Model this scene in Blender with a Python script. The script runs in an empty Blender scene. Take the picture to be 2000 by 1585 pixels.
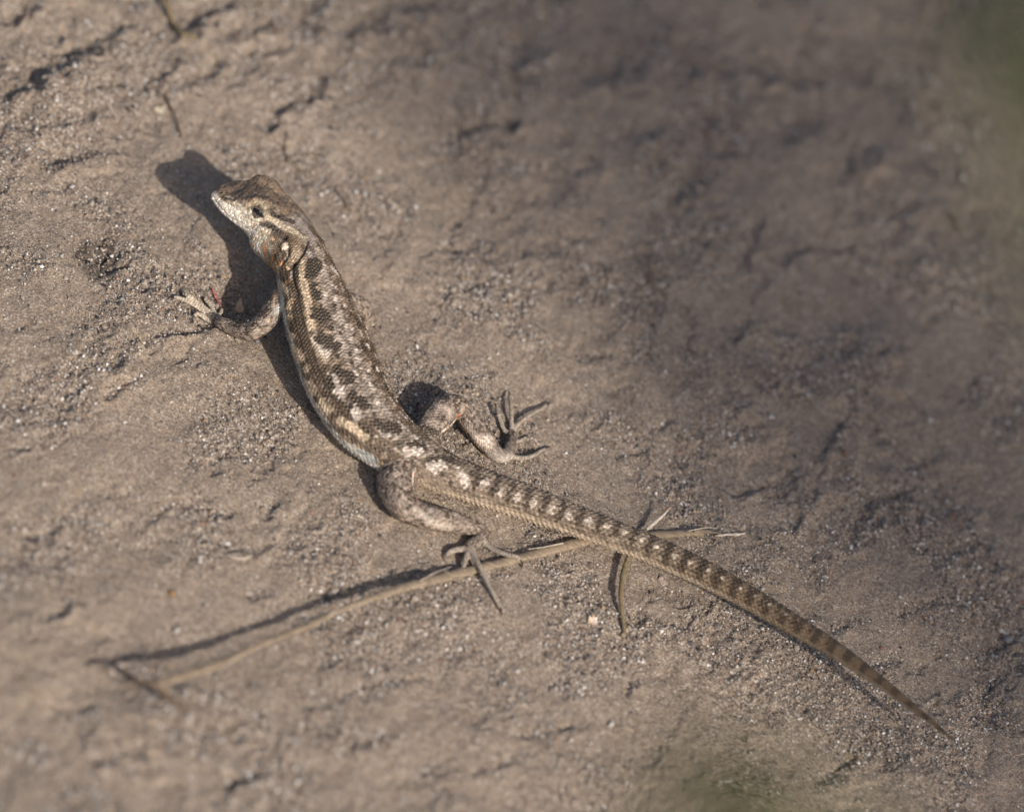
import bpy, math, random
import numpy as np
from mathutils import Vector, Matrix

random.seed(4)
rng = np.random.default_rng(7)
scene = bpy.context.scene
COL = scene.collection
Q = 1e-4                      # one modelling unit is a tenth of a millimetre

# ------------------------------------------------------------------ camera
ELEV = math.radians(50.0)     # camera looks down at this angle
ROLL = math.asin(0.42)
DIST = 12000.0                # 1.2 m
_x = np.array([1.0, 0, 0])
_up = np.array([0.0, math.sin(ELEV), math.cos(ELEV)])
CZ = np.array([0.0, -math.cos(ELEV), math.sin(ELEV)])
CX = math.cos(ROLL) * _x + math.sin(ROLL) * _up
CY = -math.sin(ROLL) * _x + math.cos(ROLL) * _up
CAM = CZ * DIST
cam_d = bpy.data.cameras.new("camera")
cam_d.sensor_width = 36.0
cam_d.lens = 36.0 * DIST / 2000.0
cam_d.clip_start = 0.02
cam_d.clip_end = 500.0
cam_d.dof.use_dof = True
cam_d.dof.focus_distance = 1.187
cam_d.dof.aperture_fstop = 6.6
cam = bpy.data.objects.new("camera", cam_d)
COL.objects.link(cam)
cam.matrix_world = Matrix(((CX[0], CY[0], CZ[0], CAM[0] * Q), (CX[1], CY[1], CZ[1], CAM[1] * Q),
                           (CX[2], CY[2], CZ[2], CAM[2] * Q), (0, 0, 0, 1)))
scene.camera = cam

# ------------------------------------------------------------------ sky, sun, exposure
SH = np.array([-117.0, 97.0])                 # the way shadows run on the ground
SH /= np.linalg.norm(SH)
SUN_EL = math.radians(40.0)
SUNV = np.array([-SH[0] * math.cos(SUN_EL), -SH[1] * math.cos(SUN_EL), math.sin(SUN_EL)])   # towards the sun
world = bpy.data.worlds.new("World")
scene.world = world
world.use_nodes = True
wn = world.node_tree
wn.nodes.clear()
sky = wn.nodes.new("ShaderNodeTexSky")
sky.sky_type = 'NISHITA'
sky.sun_disc = False
sky.sun_elevation = SUN_EL
sky.dust_density = 2.5
sky.ozone_density = 0.4
sky.air_density = 0.8
sky.sun_rotation = math.atan2(SUNV[0], SUNV[1])
bg = wn.nodes.new("ShaderNodeBackground")
bg.inputs['Strength'].default_value = 0.145
wo = wn.nodes.new("ShaderNodeOutputWorld")
wn.links.new(sky.outputs[0], bg.inputs[0])
wn.links.new(bg.outputs[0], wo.inputs[0])
sun_d = bpy.data.lights.new("sun", 'SUN')
sun_d.energy = 4.8
sun_d.angle = math.radians(0.53)
sun_d.color = (1.0, 0.94, 0.87)
sun = bpy.data.objects.new("sun", sun_d)
COL.objects.link(sun)
sun.rotation_mode = 'QUATERNION'
sun.rotation_quaternion = Vector(SUNV).to_track_quat('Z', 'Y')
sun.location = (1, -1, 2)
scene.view_settings.view_transform = 'Standard'
scene.view_settings.look = 'None'
scene.view_settings.exposure = 0.0
scene.view_settings.gamma = 1.0
scene.view_settings.use_curve_mapping = False
scene.cycles.max_bounces = 5

# ------------------------------------------------------------------ helpers
def px(u, v, h=0.0):
    """point of the place at height h above the ground plane that is seen at (u, v)"""
    d = -CZ * DIST + CX * (u - 1000.0) - CY * (v - 792.5)
    t = (h - CAM[2]) / d[2]
    return CAM + d * t

def proj(P):
    R = P - CAM
    z = -(R @ CZ)
    return 1000.0 + DIST * (R @ CX) / z, 792.5 - DIST * (R @ CY) / z, z

def lin(r, g, b):
    c = np.array([r, g, b]) / 255.0
    return np.where(c <= 0.04045, c / 12.92, ((c + 0.055) / 1.055) ** 2.4)

def smooth(a, b, x):
    t = np.clip((x - a) / (b - a), 0, 1)
    return t * t * (3 - 2 * t)

def perlin(x, y, seed=0):
    xi = np.floor(x).astype(np.int64); yi = np.floor(y).astype(np.int64)
    xf = x - xi; yf = y - yi
    def g(ix, iy):
        h = (ix * 374761393 + iy * 668265263 + seed * 1442695041) & 0xffffffff
        h = ((h ^ (h >> 13)) * 1274126177) & 0xffffffff
        a = ((h ^ (h >> 16)) & 0xffff) / 65536.0 * 2 * math.pi
        return np.cos(a), np.sin(a)
    u = xf * xf * xf * (xf * (xf * 6 - 15) + 10); v = yf * yf * yf * (yf * (yf * 6 - 15) + 10)
    g00 = g(xi, yi); g10 = g(xi + 1, yi); g01 = g(xi, yi + 1); g11 = g(xi + 1, yi + 1)
    n00 = g00[0] * xf + g00[1] * yf
    n10 = g10[0] * (xf - 1) + g10[1] * yf
    n01 = g01[0] * xf + g01[1] * (yf - 1)
    n11 = g11[0] * (xf - 1) + g11[1] * (yf - 1)
    a = n00 + u * (n10 - n00); b = n01 + u * (n11 - n01)
    return (a + v * (b - a)) * 1.5

def fbm(x, y, lam, octs=4, seed=0, gain=0.5):
    s = 0; a = 1.0
    for k in range(octs):
        s = s + a * perlin(x / lam + 17.3 * k, y / lam - 9.1 * k, seed + k)
        lam *= 0.5; a *= gain
    return s

def mesh_np(name, V, F, mat=None, parent=None, smooth_shade=True, attrs=None, scale=Q):
    """V (n,3) and F (m,k) numpy arrays into one linked mesh object"""
    me = bpy.data.meshes.new(name)
    V = np.asarray(V, dtype=np.float64) * scale
    F = np.asarray(F, dtype=np.int32)
    k = F.shape[1]
    me.vertices.add(len(V)); me.vertices.foreach_set('co', V.astype(np.float32).ravel())
    me.loops.add(F.size); me.loops.foreach_set('vertex_index', F.ravel())
    me.polygons.add(len(F))
    me.polygons.foreach_set('loop_start', np.arange(0, F.size, k, dtype=np.int32))
    me.update(calc_edges=True)
    if not smooth_shade:
        me.shade_flat()
    else:
        me.shade_smooth()
    for an, (typ, arr) in (attrs or {}).items():
        at = me.attributes.new(an, typ, 'POINT')
        arr = np.asarray(arr, dtype=np.float32)
        if typ == 'FLOAT_COLOR':
            if arr.shape[1] == 3:
                arr = np.hstack([arr, np.ones((len(arr), 1), np.float32)])
            at.data.foreach_set('color', arr.ravel())
        elif typ == 'FLOAT_VECTOR':
            at.data.foreach_set('vector', arr.ravel())
        else:
            at.data.foreach_set('value', arr.ravel())
    o = bpy.data.objects.new(name, me)
    COL.objects.link(o)
    if mat: me.materials.append(mat)
    if parent: o.parent = parent
    return o

def tag(o, label=None, cat=None, group=None, kind=None):
    if label: o['label'] = label
    if cat: o['category'] = cat
    if group: o['group'] = group
    if kind: o['kind'] = kind
    return o

def catmull(P, n=8):
    """P (k,d) control rows to a dense smooth row set"""
    P = np.asarray(P, float)
    E = np.vstack([2 * P[0] - P[1], P, 2 * P[-1] - P[-2]])
    out = []
    for i in range(1, len(E) - 2):
        p0, p1, p2, p3 = E[i - 1], E[i], E[i + 1], E[i + 2]
        for t in np.arange(n) / n:
            out.append(0.5 * ((2 * p1) + (-p0 + p2) * t + (2 * p0 - 5 * p1 + 4 * p2 - p3) * t * t + (-p0 + 3 * p1 - 3 * p2 + p3) * t ** 3))
    out.append(P[-1])
    return np.array(out)

def unit(v):
    return v / (np.linalg.norm(v, axis=-1, keepdims=True) + 1e-12)

def frames(P, up0):
    T = unit(np.gradient(P, axis=0))
    up = np.asarray(up0, float)
    if up.ndim == 1: up = np.tile(up, (len(P), 1))
    Uv = unit(up - (up * T).sum(1, keepdims=True) * T)
    L = np.cross(Uv, -T)          # T runs backwards along the animal, so this is its left
    return T, L, Uv

def tube(P, R, nseg=10, up=(0.13, 0.21, 1.0), flat=1.0):
    """closed tube; returns verts, triangle/quad faces all as quads"""
    P = np.asarray(P, float); R = np.asarray(R, float)
    T, L, Uv = frames(P, up)
    a = np.linspace(0, 2 * math.pi, nseg, endpoint=False)
    V = (P[:, None, :] + R[:, None, None] * (np.sin(a)[None, :, None] * L[:, None, :] + flat * np.cos(a)[None, :, None] * Uv[:, None, :])).reshape(-1, 3)
    n = len(P)
    F = []
    for i in range(n - 1):
        for j in range(nseg):
            k = (j + 1) % nseg
            F.append((i * nseg + j, i * nseg + k, (i + 1) * nseg + k, (i + 1) * nseg + j))
    c0 = len(V); V = np.vstack([V, P[:1], P[-1:]])
    for j in range(0, nseg, 2):
        F.append((c0, (j + 2) % nseg, j + 1, j))
        b = (n - 1) * nseg
        F.append((c0 + 1, b + j, b + j + 1, b + (j + 2) % nseg))
    return V, np.array(F)

class NT:
    def __init__(s, name):
        s.m = bpy.data.materials.new(name); s.m.use_nodes = True
        s.t = s.m.node_tree; s.t.nodes.clear()
        s.out = s.n('ShaderNodeOutputMaterial'); s.b = s.n('ShaderNodeBsdfPrincipled')
        s.l(s.b.outputs[0], s.out.inputs[0])
    def n(s, typ, **kw):
        nd = s.t.nodes.new(typ)
        for k, v in kw.items(): setattr(nd, k, v)
        return nd
    def l(s, a, b): s.t.links.new(a, b)
    def set(s, nd, key, val):
        if hasattr(val, 'links'): s.l(val, nd.inputs[key])
        else: nd.inputs[key].default_value = val
    def math(s, op, a, b=None, clamp=False):
        nd = s.n('ShaderNodeMath', operation=op, use_clamp=clamp)
        s.set(nd, 0, a)
        if b is not None: s.set(nd, 1, b)
        return nd.outputs[0]
    def vmath(s, op, a, b=None, sc=None):
        nd = s.n('ShaderNodeVectorMath', operation=op)
        s.set(nd, 0, a)
        if b is not None: s.set(nd, 1, b)
        if sc is not None: s.set(nd, 'Scale', sc)
        return nd.outputs[0]
    def mix(s, f, a, b, mode='MIX'):
        nd = s.n('ShaderNodeMix', data_type='RGBA', blend_type=mode)
        s.set(nd, 0, f)
        for i, v in ((6, a), (7, b)):
            if hasattr(v, 'links'): s.l(v, nd.inputs[i])
            else: nd.inputs[i].default_value = (*v[:3], 1.0)
        return nd.outputs[2]
    def noise(s, vec, scale, detail=3, rough=0.55, dist=0.0):
        nd = s.n('ShaderNodeTexNoise'); s.l(vec, nd.inputs['Vector'])
        nd.inputs['Scale'].default_value = scale; nd.inputs['Detail'].default_value = detail
        nd.inputs['Roughness'].default_value = rough; nd.inputs['Distortion'].default_value = dist
        return nd.outputs['Fac']
    def voro(s, vec, scale, feature='F1', rand=1.0, dim='3D'):
        nd = s.n('ShaderNodeTexVoronoi', feature=feature, voronoi_dimensions=dim)
        s.l(vec, nd.inputs['Vector']); nd.inputs['Scale'].default_value = scale
        nd.inputs['Randomness'].default_value = rand
        return nd
    def ramp(s, f, stops, interp='LINEAR'):
        nd = s.n('ShaderNodeValToRGB'); nd.color_ramp.interpolation = interp
        e = nd.color_ramp.elements
        while len(e) < len(stops): e.new(0.5)
        for i, (p, c) in enumerate(stops):
            e[i].position = p; e[i].color = (*c[:3], 1.0) if hasattr(c, '__len__') else (c, c, c, 1)
        s.l(f, nd.inputs[0]); return nd.outputs[0]
    def maprange(s, v, a, b, c=0.0, d=1.0):
        nd = s.n('ShaderNodeMapRange', interpolation_type='SMOOTHSTEP'); s.l(v, nd.inputs[0])
        for i, x in enumerate((a, b, c, d)): nd.inputs[i + 1].default_value = x
        return nd.outputs[0]
    def attr(s, name): return s.n('ShaderNodeAttribute', attribute_name=name)
    def obj_vec(s):
        tc = s.n('ShaderNodeTexCoord'); return s.vmath('SCALE', tc.outputs['Object'], sc=1.0 / Q)
    def bump(s, h, strength, dist):
        nd = s.n('ShaderNodeBump'); s.l(h, nd.inputs['Height'])
        nd.inputs['Strength'].default_value = strength; nd.inputs['Distance'].default_value = dist
        s.l(nd.outputs[0], s.b.inputs['Normal']); return nd

# ------------------------------------------------------------------ the ground
# hollows and undercut edges of the crust: points as seen, half width, depth
STROKES = [
 ([(60,150),(100,122),(140,92),(168,84)],17,16), ([(128,62),(138,44)],9,9), ([(215,64),(252,46)],9,8), ([(20,30),(45,15),(62,2)],10,10),
 ([(8,192),(40,180),(72,170)],7,7), ([(165,182),(188,170),(226,170)],6,6), ([(284,160),(305,140),(332,118)],12,8),
 ([(318,60),(332,95)],12,7), ([(355,165),(377,150),(408,146),(416,124)],8,8), ([(365,50),(388,34)],14,12), ([(430,76),(470,58),(522,47)],11,11),
 ([(412,22),(440,8),(500,4)],10,9), ([(598,56),(595,30),(606,8)],12,12), ([(486,134),(491,106),(528,97)],9,8),
 ([(522,244),(536,216),(560,205),(592,197),(616,176),(629,150)],10,11), ([(660,95),(690,92)],7,5), ([(680,62),(700,46),(738,37)],12,11), ([(778,16),(800,12),(838,4)],10,9),
 ([(830,96),(828,126)],8,9), ([(896,292),(891,264),(904,247),(950,243),(1004,231)],9,9), ([(168,230),(190,218)],11,9),
 ([(90,320),(112,317)],8,7), ([(130,312),(160,298)],11,9), ([(196,296),(242,300)],5,4), ([(62,378),(132,370)],9,5),
 ([(225,722),(236,692),(246,676),(290,666),(330,655),(380,645),(412,640)],10,9),
 ([(205,782),(238,764),(264,744)],7,7), ([(20,880),(52,874)],6,5), ([(58,1048),(98,1034)],8,7), ([(88,1202),(152,1174)],8,7),
 ([(300,1008),(332,984),(390,988),(452,1002)],9,5), ([(390,1040),(440,1066),(500,1074),(532,1058),(580,1064),(650,1078)],7,5),
 ([(532,982),(524,1004)],9,8), ([(640,1152),(702,1140)],8,6), ([(498,1162),(524,1150)],9,6), ([(588,1362),(602,1384)],8,6),
 ([(1188,1222),(1260,1216),(1330,1224),(1364,1242)],6,5), ([(1338,1222),(1370,1200),(1392,1168)],5,4), ([(1400,1200),(1386,1222)],4,3),
 ([(1664,1062),(1670,1020),(1700,985),(1764,960)],9,7), ([(1850,958),(1892,1010),(1902,1050),(1842,1092)],10,6), ([(1440,962),(1504,942)],9,7),
 ([(1452,636),(1438,664)],9,6), ([(1716,694),(1748,680)],9,7), ([(1642,832),(1622,860),(1604,900)],7,6), ([(1372,130),(1416,142),(1426,168)],13,12),
 ([(1476,132),(1530,146),(1572,150)],14,12), ([(1540,268),(1560,240),(1588,224)],13,11), ([(1642,342),(1668,304),(1694,288)],13,11), ([(1456,512),(1470,470),(1482,430)],11,9),
 ([(1734,424),(1784,398)],13,9), ([(1538,506),(1572,480),(1652,480)],11,8), ([(1944,1262),(1972,1240)],12,9), ([(1630,1228),(1660,1218)],7,6), ([(1704,1296),(1760,1280)],7,5),
 ([(1636,1494),(1664,1480)],9,8), ([(1598,1524),(1640,1506)],9,7), ([(872,1262),(892,1282)],12,6), ([(1020,1432),(1060,1436),(1106,1422)],9,6), ([(190,1484),(270,1462)],9,6),
 ([(1060,1280),(1100,1300),(1130,1318)],7,5), ([(760,1330),(820,1322)],8,5), ([(440,1528),(520,1500)],10,7), ([(1290,830),(1310,812)],9,5), ([(1210,880),(1270,872)],8,5),
 ([(1120,330),(1160,318)],10,6), ([(1250,260),(1310,240)],12,7), ([(1000,120),(1040,90)],14,8), ([(1150,150),(1210,130)],16,9), ([(980,320),(1010,330)],8,5), ([(1320,380),(1350,350)],12,8),
 ([(1010,180),(1022,150)],12,7), ([(1600,960),(1560,1010),(1545,1040)],7,5), ([(1760,1200),(1800,1180),(1880,1176)],8,5), ([(30,640),(60,628)],8,4), ([(1480,760),(1520,750)],8,5),
 ([(700,1450),(760,1440)],9,5), ([(930,1510),(990,1490)],9,5), ([(120,1390),(180,1376)],9,5), ([(1220,1360),(1236,1330)],7,6), ([(1130,700),(1180,688)],8,4)]

def seg_dist(X, Y, pts):
    best = np.full(X.shape, 1e9)
    for (x0, y0), (x1, y1) in zip(pts[:-1], pts[1:]):
        dx, dy = x1 - x0, y1 - y0
        t = np.clip(((X - x0) * dx + (Y - y0) * dy) / (dx * dx + dy * dy + 1e-9), 0, 1)
        best = np.minimum(best, np.hypot(X - x0 - t * dx, Y - y0 - t * dy))
    return best

def ground_height(X, Y):
    wx = 10 * fbm(X, Y, 50, 3, 50, .5); wy = 10 * fbm(X, Y, 50, 3, 60, .5)
    h = 16 * fbm(X, Y, 560, 2, 1) + 7 * fbm(X, Y, 190, 3, 5)
    n = fbm(X + 2 * wx, Y + 2 * wy, 240, 4, 11)                       # broken crust: low terraces
    q = n * 3.2
    fl = np.floor(q); fr = q - fl
    ter = (fl + smooth(0.28, 0.72, fr))
    amp = smooth(-0.15, 0.5, fbm(X, Y, 420, 2, 21)) * 5.0 + 1.2
    h += amp * ter * 0.8
    rough = smooth(-0.25, 0.45, fbm(X, Y, 230, 3, 31))                # 0 smooth crust, 1 loose grit
    h += (2.4 + 3.4 * rough) * fbm(X + wx, Y + wy, 52, 3, 41)
    h += (0.9 + 1.6 * rough) * fbm(X, Y, 15, 2, 71)
    grit = rough.copy()
    blob = smooth(.22, .5, fbm(X + wx, Y + wy, 74, 3, 141)) * smooth(-.1, .4, fbm(X, Y, 330, 2, 151))
    h -= 5.5 * blob
    grit = np.clip(grit + .5 * blob, 0, 1)
    for pts, w, dep in STROKES:
        w = w * 1.2; dep = dep * 1.0
        if np.mean([q_[1] for q_ in pts]) < 340: w *= 1.6; dep *= 1.3
        g = [tuple(px(u, v)[:2]) for u, v in pts]
        gx = [p[0] for p in g]; gy = [p[1] for p in g]
        m = (X > min(gx) - 9 * w) & (X < max(gx) + 9 * w) & (Y > min(gy) - 9 * w) & (Y < max(gy) + 9 * w)
        if not m.any(): continue
        xs = X[m] + wx[m] * 0.7; ys = Y[m] + wy[m] * 0.7
        W = w * np.clip(1.05 + 1.1 * perlin(xs / 34, ys / 34, 5) + .4 * perlin(xs / 13, ys / 13, 6), .45, 2.1)
        d = seg_dist(xs, ys, g)
        sx, sy = -SH[0] * w * 1.25, -SH[1] * w * 1.25
        d2 = seg_dist(xs, ys, [(a + sx, b + sy) for a, b in g])
        h[m] += -dep * 1.25 * np.exp(-(d / (1.15 * W)) ** 2) + dep * 0.8 * np.exp(-(d2 / (1.5 * W)) ** 2)
        grit[m] = np.clip(grit[m] + 0.8 * np.exp(-(d / (1.6 * W)) ** 2), 0, 1)
    # crumbled pit left of the hand
    c = px(190, 503)
    d = np.hypot((X - c[0]) / 44, (Y - c[1]) / 50) + .35 * fbm(X, Y, 40, 3, 99)
    pm = np.exp(-d ** 4)
    h += pm * (-16 + 12 * fbm(X + wx, Y + wy, 31, 4, 91, .65))
    grit = np.maximum(grit, pm)
    # flat ground under the animal
    return h, grit, pm

def axis(lo, hi, step, grow):
    c = [lo]
    while c[-1] < hi: c.append(c[-1] + step(c[-1]))
    a = np.array(c); s = grow
    L = []; R = []; l = a[0]; r = a[-1]
    while r < 6e5:
        l -= s; r += s; L.append(l); R.append(r); s *= 1.45
    return np.concatenate([L[::-1], a, R])
gx = axis(-1300, 1300, lambda t: 3.3, 5.0)
gy = axis(-1560, 1600, lambda t: 3.2 + 2.2 * min(1, max(0, (abs(t) - 600) / 900)), 6.0)
GX, GY = np.meshgrid(gx, gy)
GH, GRIT, PIT = ground_height(GX, GY)
far = smooth(1.2e4, 6e4, np.hypot(GX, GY))
GH = GH * (1 + 0 * far)

def bil(A, x, y):
    x = np.atleast_1d(x); y = np.atleast_1d(y)
    i = np.clip(np.searchsorted(gx, x) - 1, 0, len(gx) - 2); j = np.clip(np.searchsorted(gy, y) - 1, 0, len(gy) - 2)
    fx = (x - gx[i]) / (gx[i + 1] - gx[i]); fy = (y - gy[j]) / (gy[j + 1] - gy[j])
    return (A[j, i] * (1 - fx) + A[j, i + 1] * fx) * (1 - fy) + (A[j + 1, i] * (1 - fx) + A[j + 1, i + 1] * fx) * fy

def gz(x, y): return float(bil(GH, x, y)[0])

def on_ground(u, v, h=0.0):
    """point seen at (u, v), h above the real surface of the ground"""
    z = 0.0
    for _ in range(6):
        p = px(u, v, z + h)
        z = gz(p[0], p[1])
    return px(u, v, z + h)

ny, nx = GX.shape
idx = np.arange(ny * nx).reshape(ny, nx)
GF = np.stack([idx[:-1, :-1], idx[:-1, 1:], idx[1:, 1:], idx[1:, :-1]], -1).reshape(-1, 4)

m = NT('sand_crust')
v = m.obj_vec()
grit = m.attr('grit').outputs['Fac']
pit = m.attr('pit').outputs['Fac']
n1 = m.noise(v, 0.0035, 4, 0.6)
n2 = m.noise(v, 0.03, 4, 0.65)
n3 = m.noise(v, 0.16, 4, 0.75)
c = m.mix(m.maprange(n1, 0.35, 0.65), lin(171, 150, 127), lin(161, 142, 122))
c = m.mix(m.maprange(n2, 0.35, 0.7), c, lin(142, 127, 112))
gn = m.math('ADD', grit, m.math('MULTIPLY', m.math('SUBTRACT', m.noise(v, 0.022, 5, 0.7), 0.5), 1.6))
c = m.mix(m.math('MULTIPLY', m.maprange(gn, 0.45, 0.95), 0.62), c, lin(110, 100, 93))
vo = m.voro(v, 0.36)
gcol = m.ramp(m.n('ShaderNodeSeparateColor').outputs[0], [(0, 0.5), (1, 0.5)])
sep = m.n('ShaderNodeSeparateColor'); m.l(vo.outputs['Color'], sep.inputs[0])
grain = m.ramp(sep.outputs[0], [(0.0, lin(50, 46, 45)), (0.12, lin(84, 77, 73)), (0.3, lin(128, 112, 97)), (0.55, lin(152, 134, 115)), (0.75, lin(168, 150, 130)), (0.9, lin(186, 172, 156)), (0.97, lin(214, 205, 194)), (1.0, lin(150, 92, 62))])
fac = m.math('ADD', m.math('MULTIPLY', grit, 0.35), 0.62)
fac = m.math('MULTIPLY', fac, m.maprange(n3, 0.3, 0.62, 0.5, 1.0), clamp=True)
c = m.mix(fac, c, grain)
c = m.mix(m.math('MULTIPLY', pit, 0.75), c, lin(66, 58, 53))
c = m.mix(m.math('MULTIPLY', m.maprange(m.noise(v, 0.012, 5, 0.7), 0.56, 0.72), 0.22), c, lin(96, 86, 80))
m.l(c, m.b.inputs['Base Color'])
m.b.inputs['Roughness'].default_value = 0.92
m.b.inputs['Specular IOR Level'].default_value = 0.25
hh = m.math('ADD', m.math('MULTIPLY', n3, 4.0), m.math('MULTIPLY', vo.outputs['Distance'], -1.3))
hh = m.math('ADD', hh, m.math('MULTIPLY', m.noise(v, 0.6, 2, 0.6), 1.6))
m.bump(hh, 0.9, Q * 1.6)
SAND = m.m
ground = mesh_np('ground', np.stack([GX.ravel(), GY.ravel(), GH.ravel()], 1), GF, SAND,
                 attrs={'grit': ('FLOAT', GRIT.ravel()), 'pit': ('FLOAT', PIT.ravel())})
tag(ground, kind='structure', label='pale tan crusted sand with hollows and patches of loose grit')

# ------------------------------------------------------------------ the lizard
HL = 0.985
Nn = np.array([0, 0, 1.0])
_F = -CX * 0.88 + CY * 0.455 + CZ * 0.13; _F /= np.linalg.norm(_F)
_U0 = unit(Nn - (Nn @ _F) * _F); _L0 = np.cross(_U0, _F)
PHI = math.radians(19)
HEAD_UP = _U0 * math.cos(PHI) - _L0 * math.sin(PHI)

# u, v, height, half width, half height above, half height below, squareness, share of head tilt
SPINE = [
 (415,377,146,  5,  4,  5,2.0,1), (419,379,146, 17, 13, 12,2.1,1), (429,382,145, 27, 19, 19,2.3,1), (448,389,142, 38, 26, 28,2.4,1), (474,399,138, 48, 38, 36,2.4,1),
 (505,411,133, 58, 47, 47,2.4,1), (530,427,129, 63, 47, 60,2.3,1), (553,452,126, 63, 47, 69,2.2,.9), (573,483,124, 57, 49, 62,2.1,.7), (592,520,122, 57, 52, 46,2.0,.4),
 (612,572,114, 67, 50, 48,2.0,.2), (632,635, 97, 76, 54, 52,2.0,.1),
 (656,700, 78, 80, 56, 54,2.0,0), (682,762, 67, 79, 54, 52,2.0,0), (719,822, 59, 74, 50, 48,2.0,0),
 (768,868, 51, 64, 44, 42,2.0,0), (826,903, 44, 50, 38, 36,2.0,0), (880,929, 38, 40, 35, 33,2.0,0), (960,958, 35, 34, 32, 31,2.1,0), (1050,989, 33, 31, 31, 29,2.1,0),
 (1150,1027, 36, 27, 28, 26,2.1,0), (1250,1064, 44, 26, 26, 25,2.1,0), (1350,1108, 52, 25, 25, 24,2.1,0), (1450,1160, 66, 22, 22, 21,2,0), (1550,1219, 84, 19, 19, 19,2,0),
 (1640,1274,100, 15, 15, 15,2,0), (1720,1331,110, 10.5, 10.5, 10.5,2,0), (1800,1394,114, 6.5, 6.5, 6.5,2,0), (1845,1430,114, 4, 4, 4,2,0), (1864,1445,114, 2, 2, 2,2,0)]
rows = np.array([[*px(u, v_, h), a, bt, bb, n, w] for (u, v_, h, a, bt, bb, n, w) in SPINE])
D = catmull(rows, 7)
SP = D[:, :3]; SA, SBT, SBB, SN, SW = D[:, 3], D[:, 4], D[:, 5], D[:, 6], np.clip(D[:, 7], 0, 1)
UPS = unit(HEAD_UP[None] * SW[:, None] + Nn[None] * (1 - SW[:, None]))
ST, SL, SU = frames(SP, UPS)
SS = np.concatenate([[0], np.cumsum(np.linalg.norm(np.diff(SP, axis=0), axis=1))])

def body_tube(nseg=64):
    a = np.linspace(0, 2 * math.pi, nseg, endpoint=False)
    si, co = np.sin(a), np.cos(a)                     # angle from the back, left positive
    e = 2.0 / SN[:, None]
    y = SA[:, None] * np.sign(si) * np.abs(si)[None] ** e
    z = np.where(co > 0, SBT[:, None], SBB[:, None]) * np.sign(co) * np.abs(co)[None] ** e
    V = (SP[:, None] + y[..., None] * SL[:, None] + z[..., None] * SU[:, None]).reshape(-1, 3)
    n = len(SP); F = []
    for i in range(n - 1):
        for j in range(nseg):
            k = (j + 1) % nseg
            F.append((i * nseg + j, i * nseg + k, (i + 1) * nseg + k, (i + 1) * nseg + j))
    c0 = len(V); V = np.vstack([V, SP[:1] - ST[:1] * 2, SP[-1:] + ST[-1:]])
    for j in range(0, nseg, 2):
        F.append((c0, (j + 2) % nseg, j + 1, j)); b = (n - 1) * nseg
        F.append((c0 + 1, b + j, b + j + 1, b + (j + 2) % nseg))
    return V, np.array(F)

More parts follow.
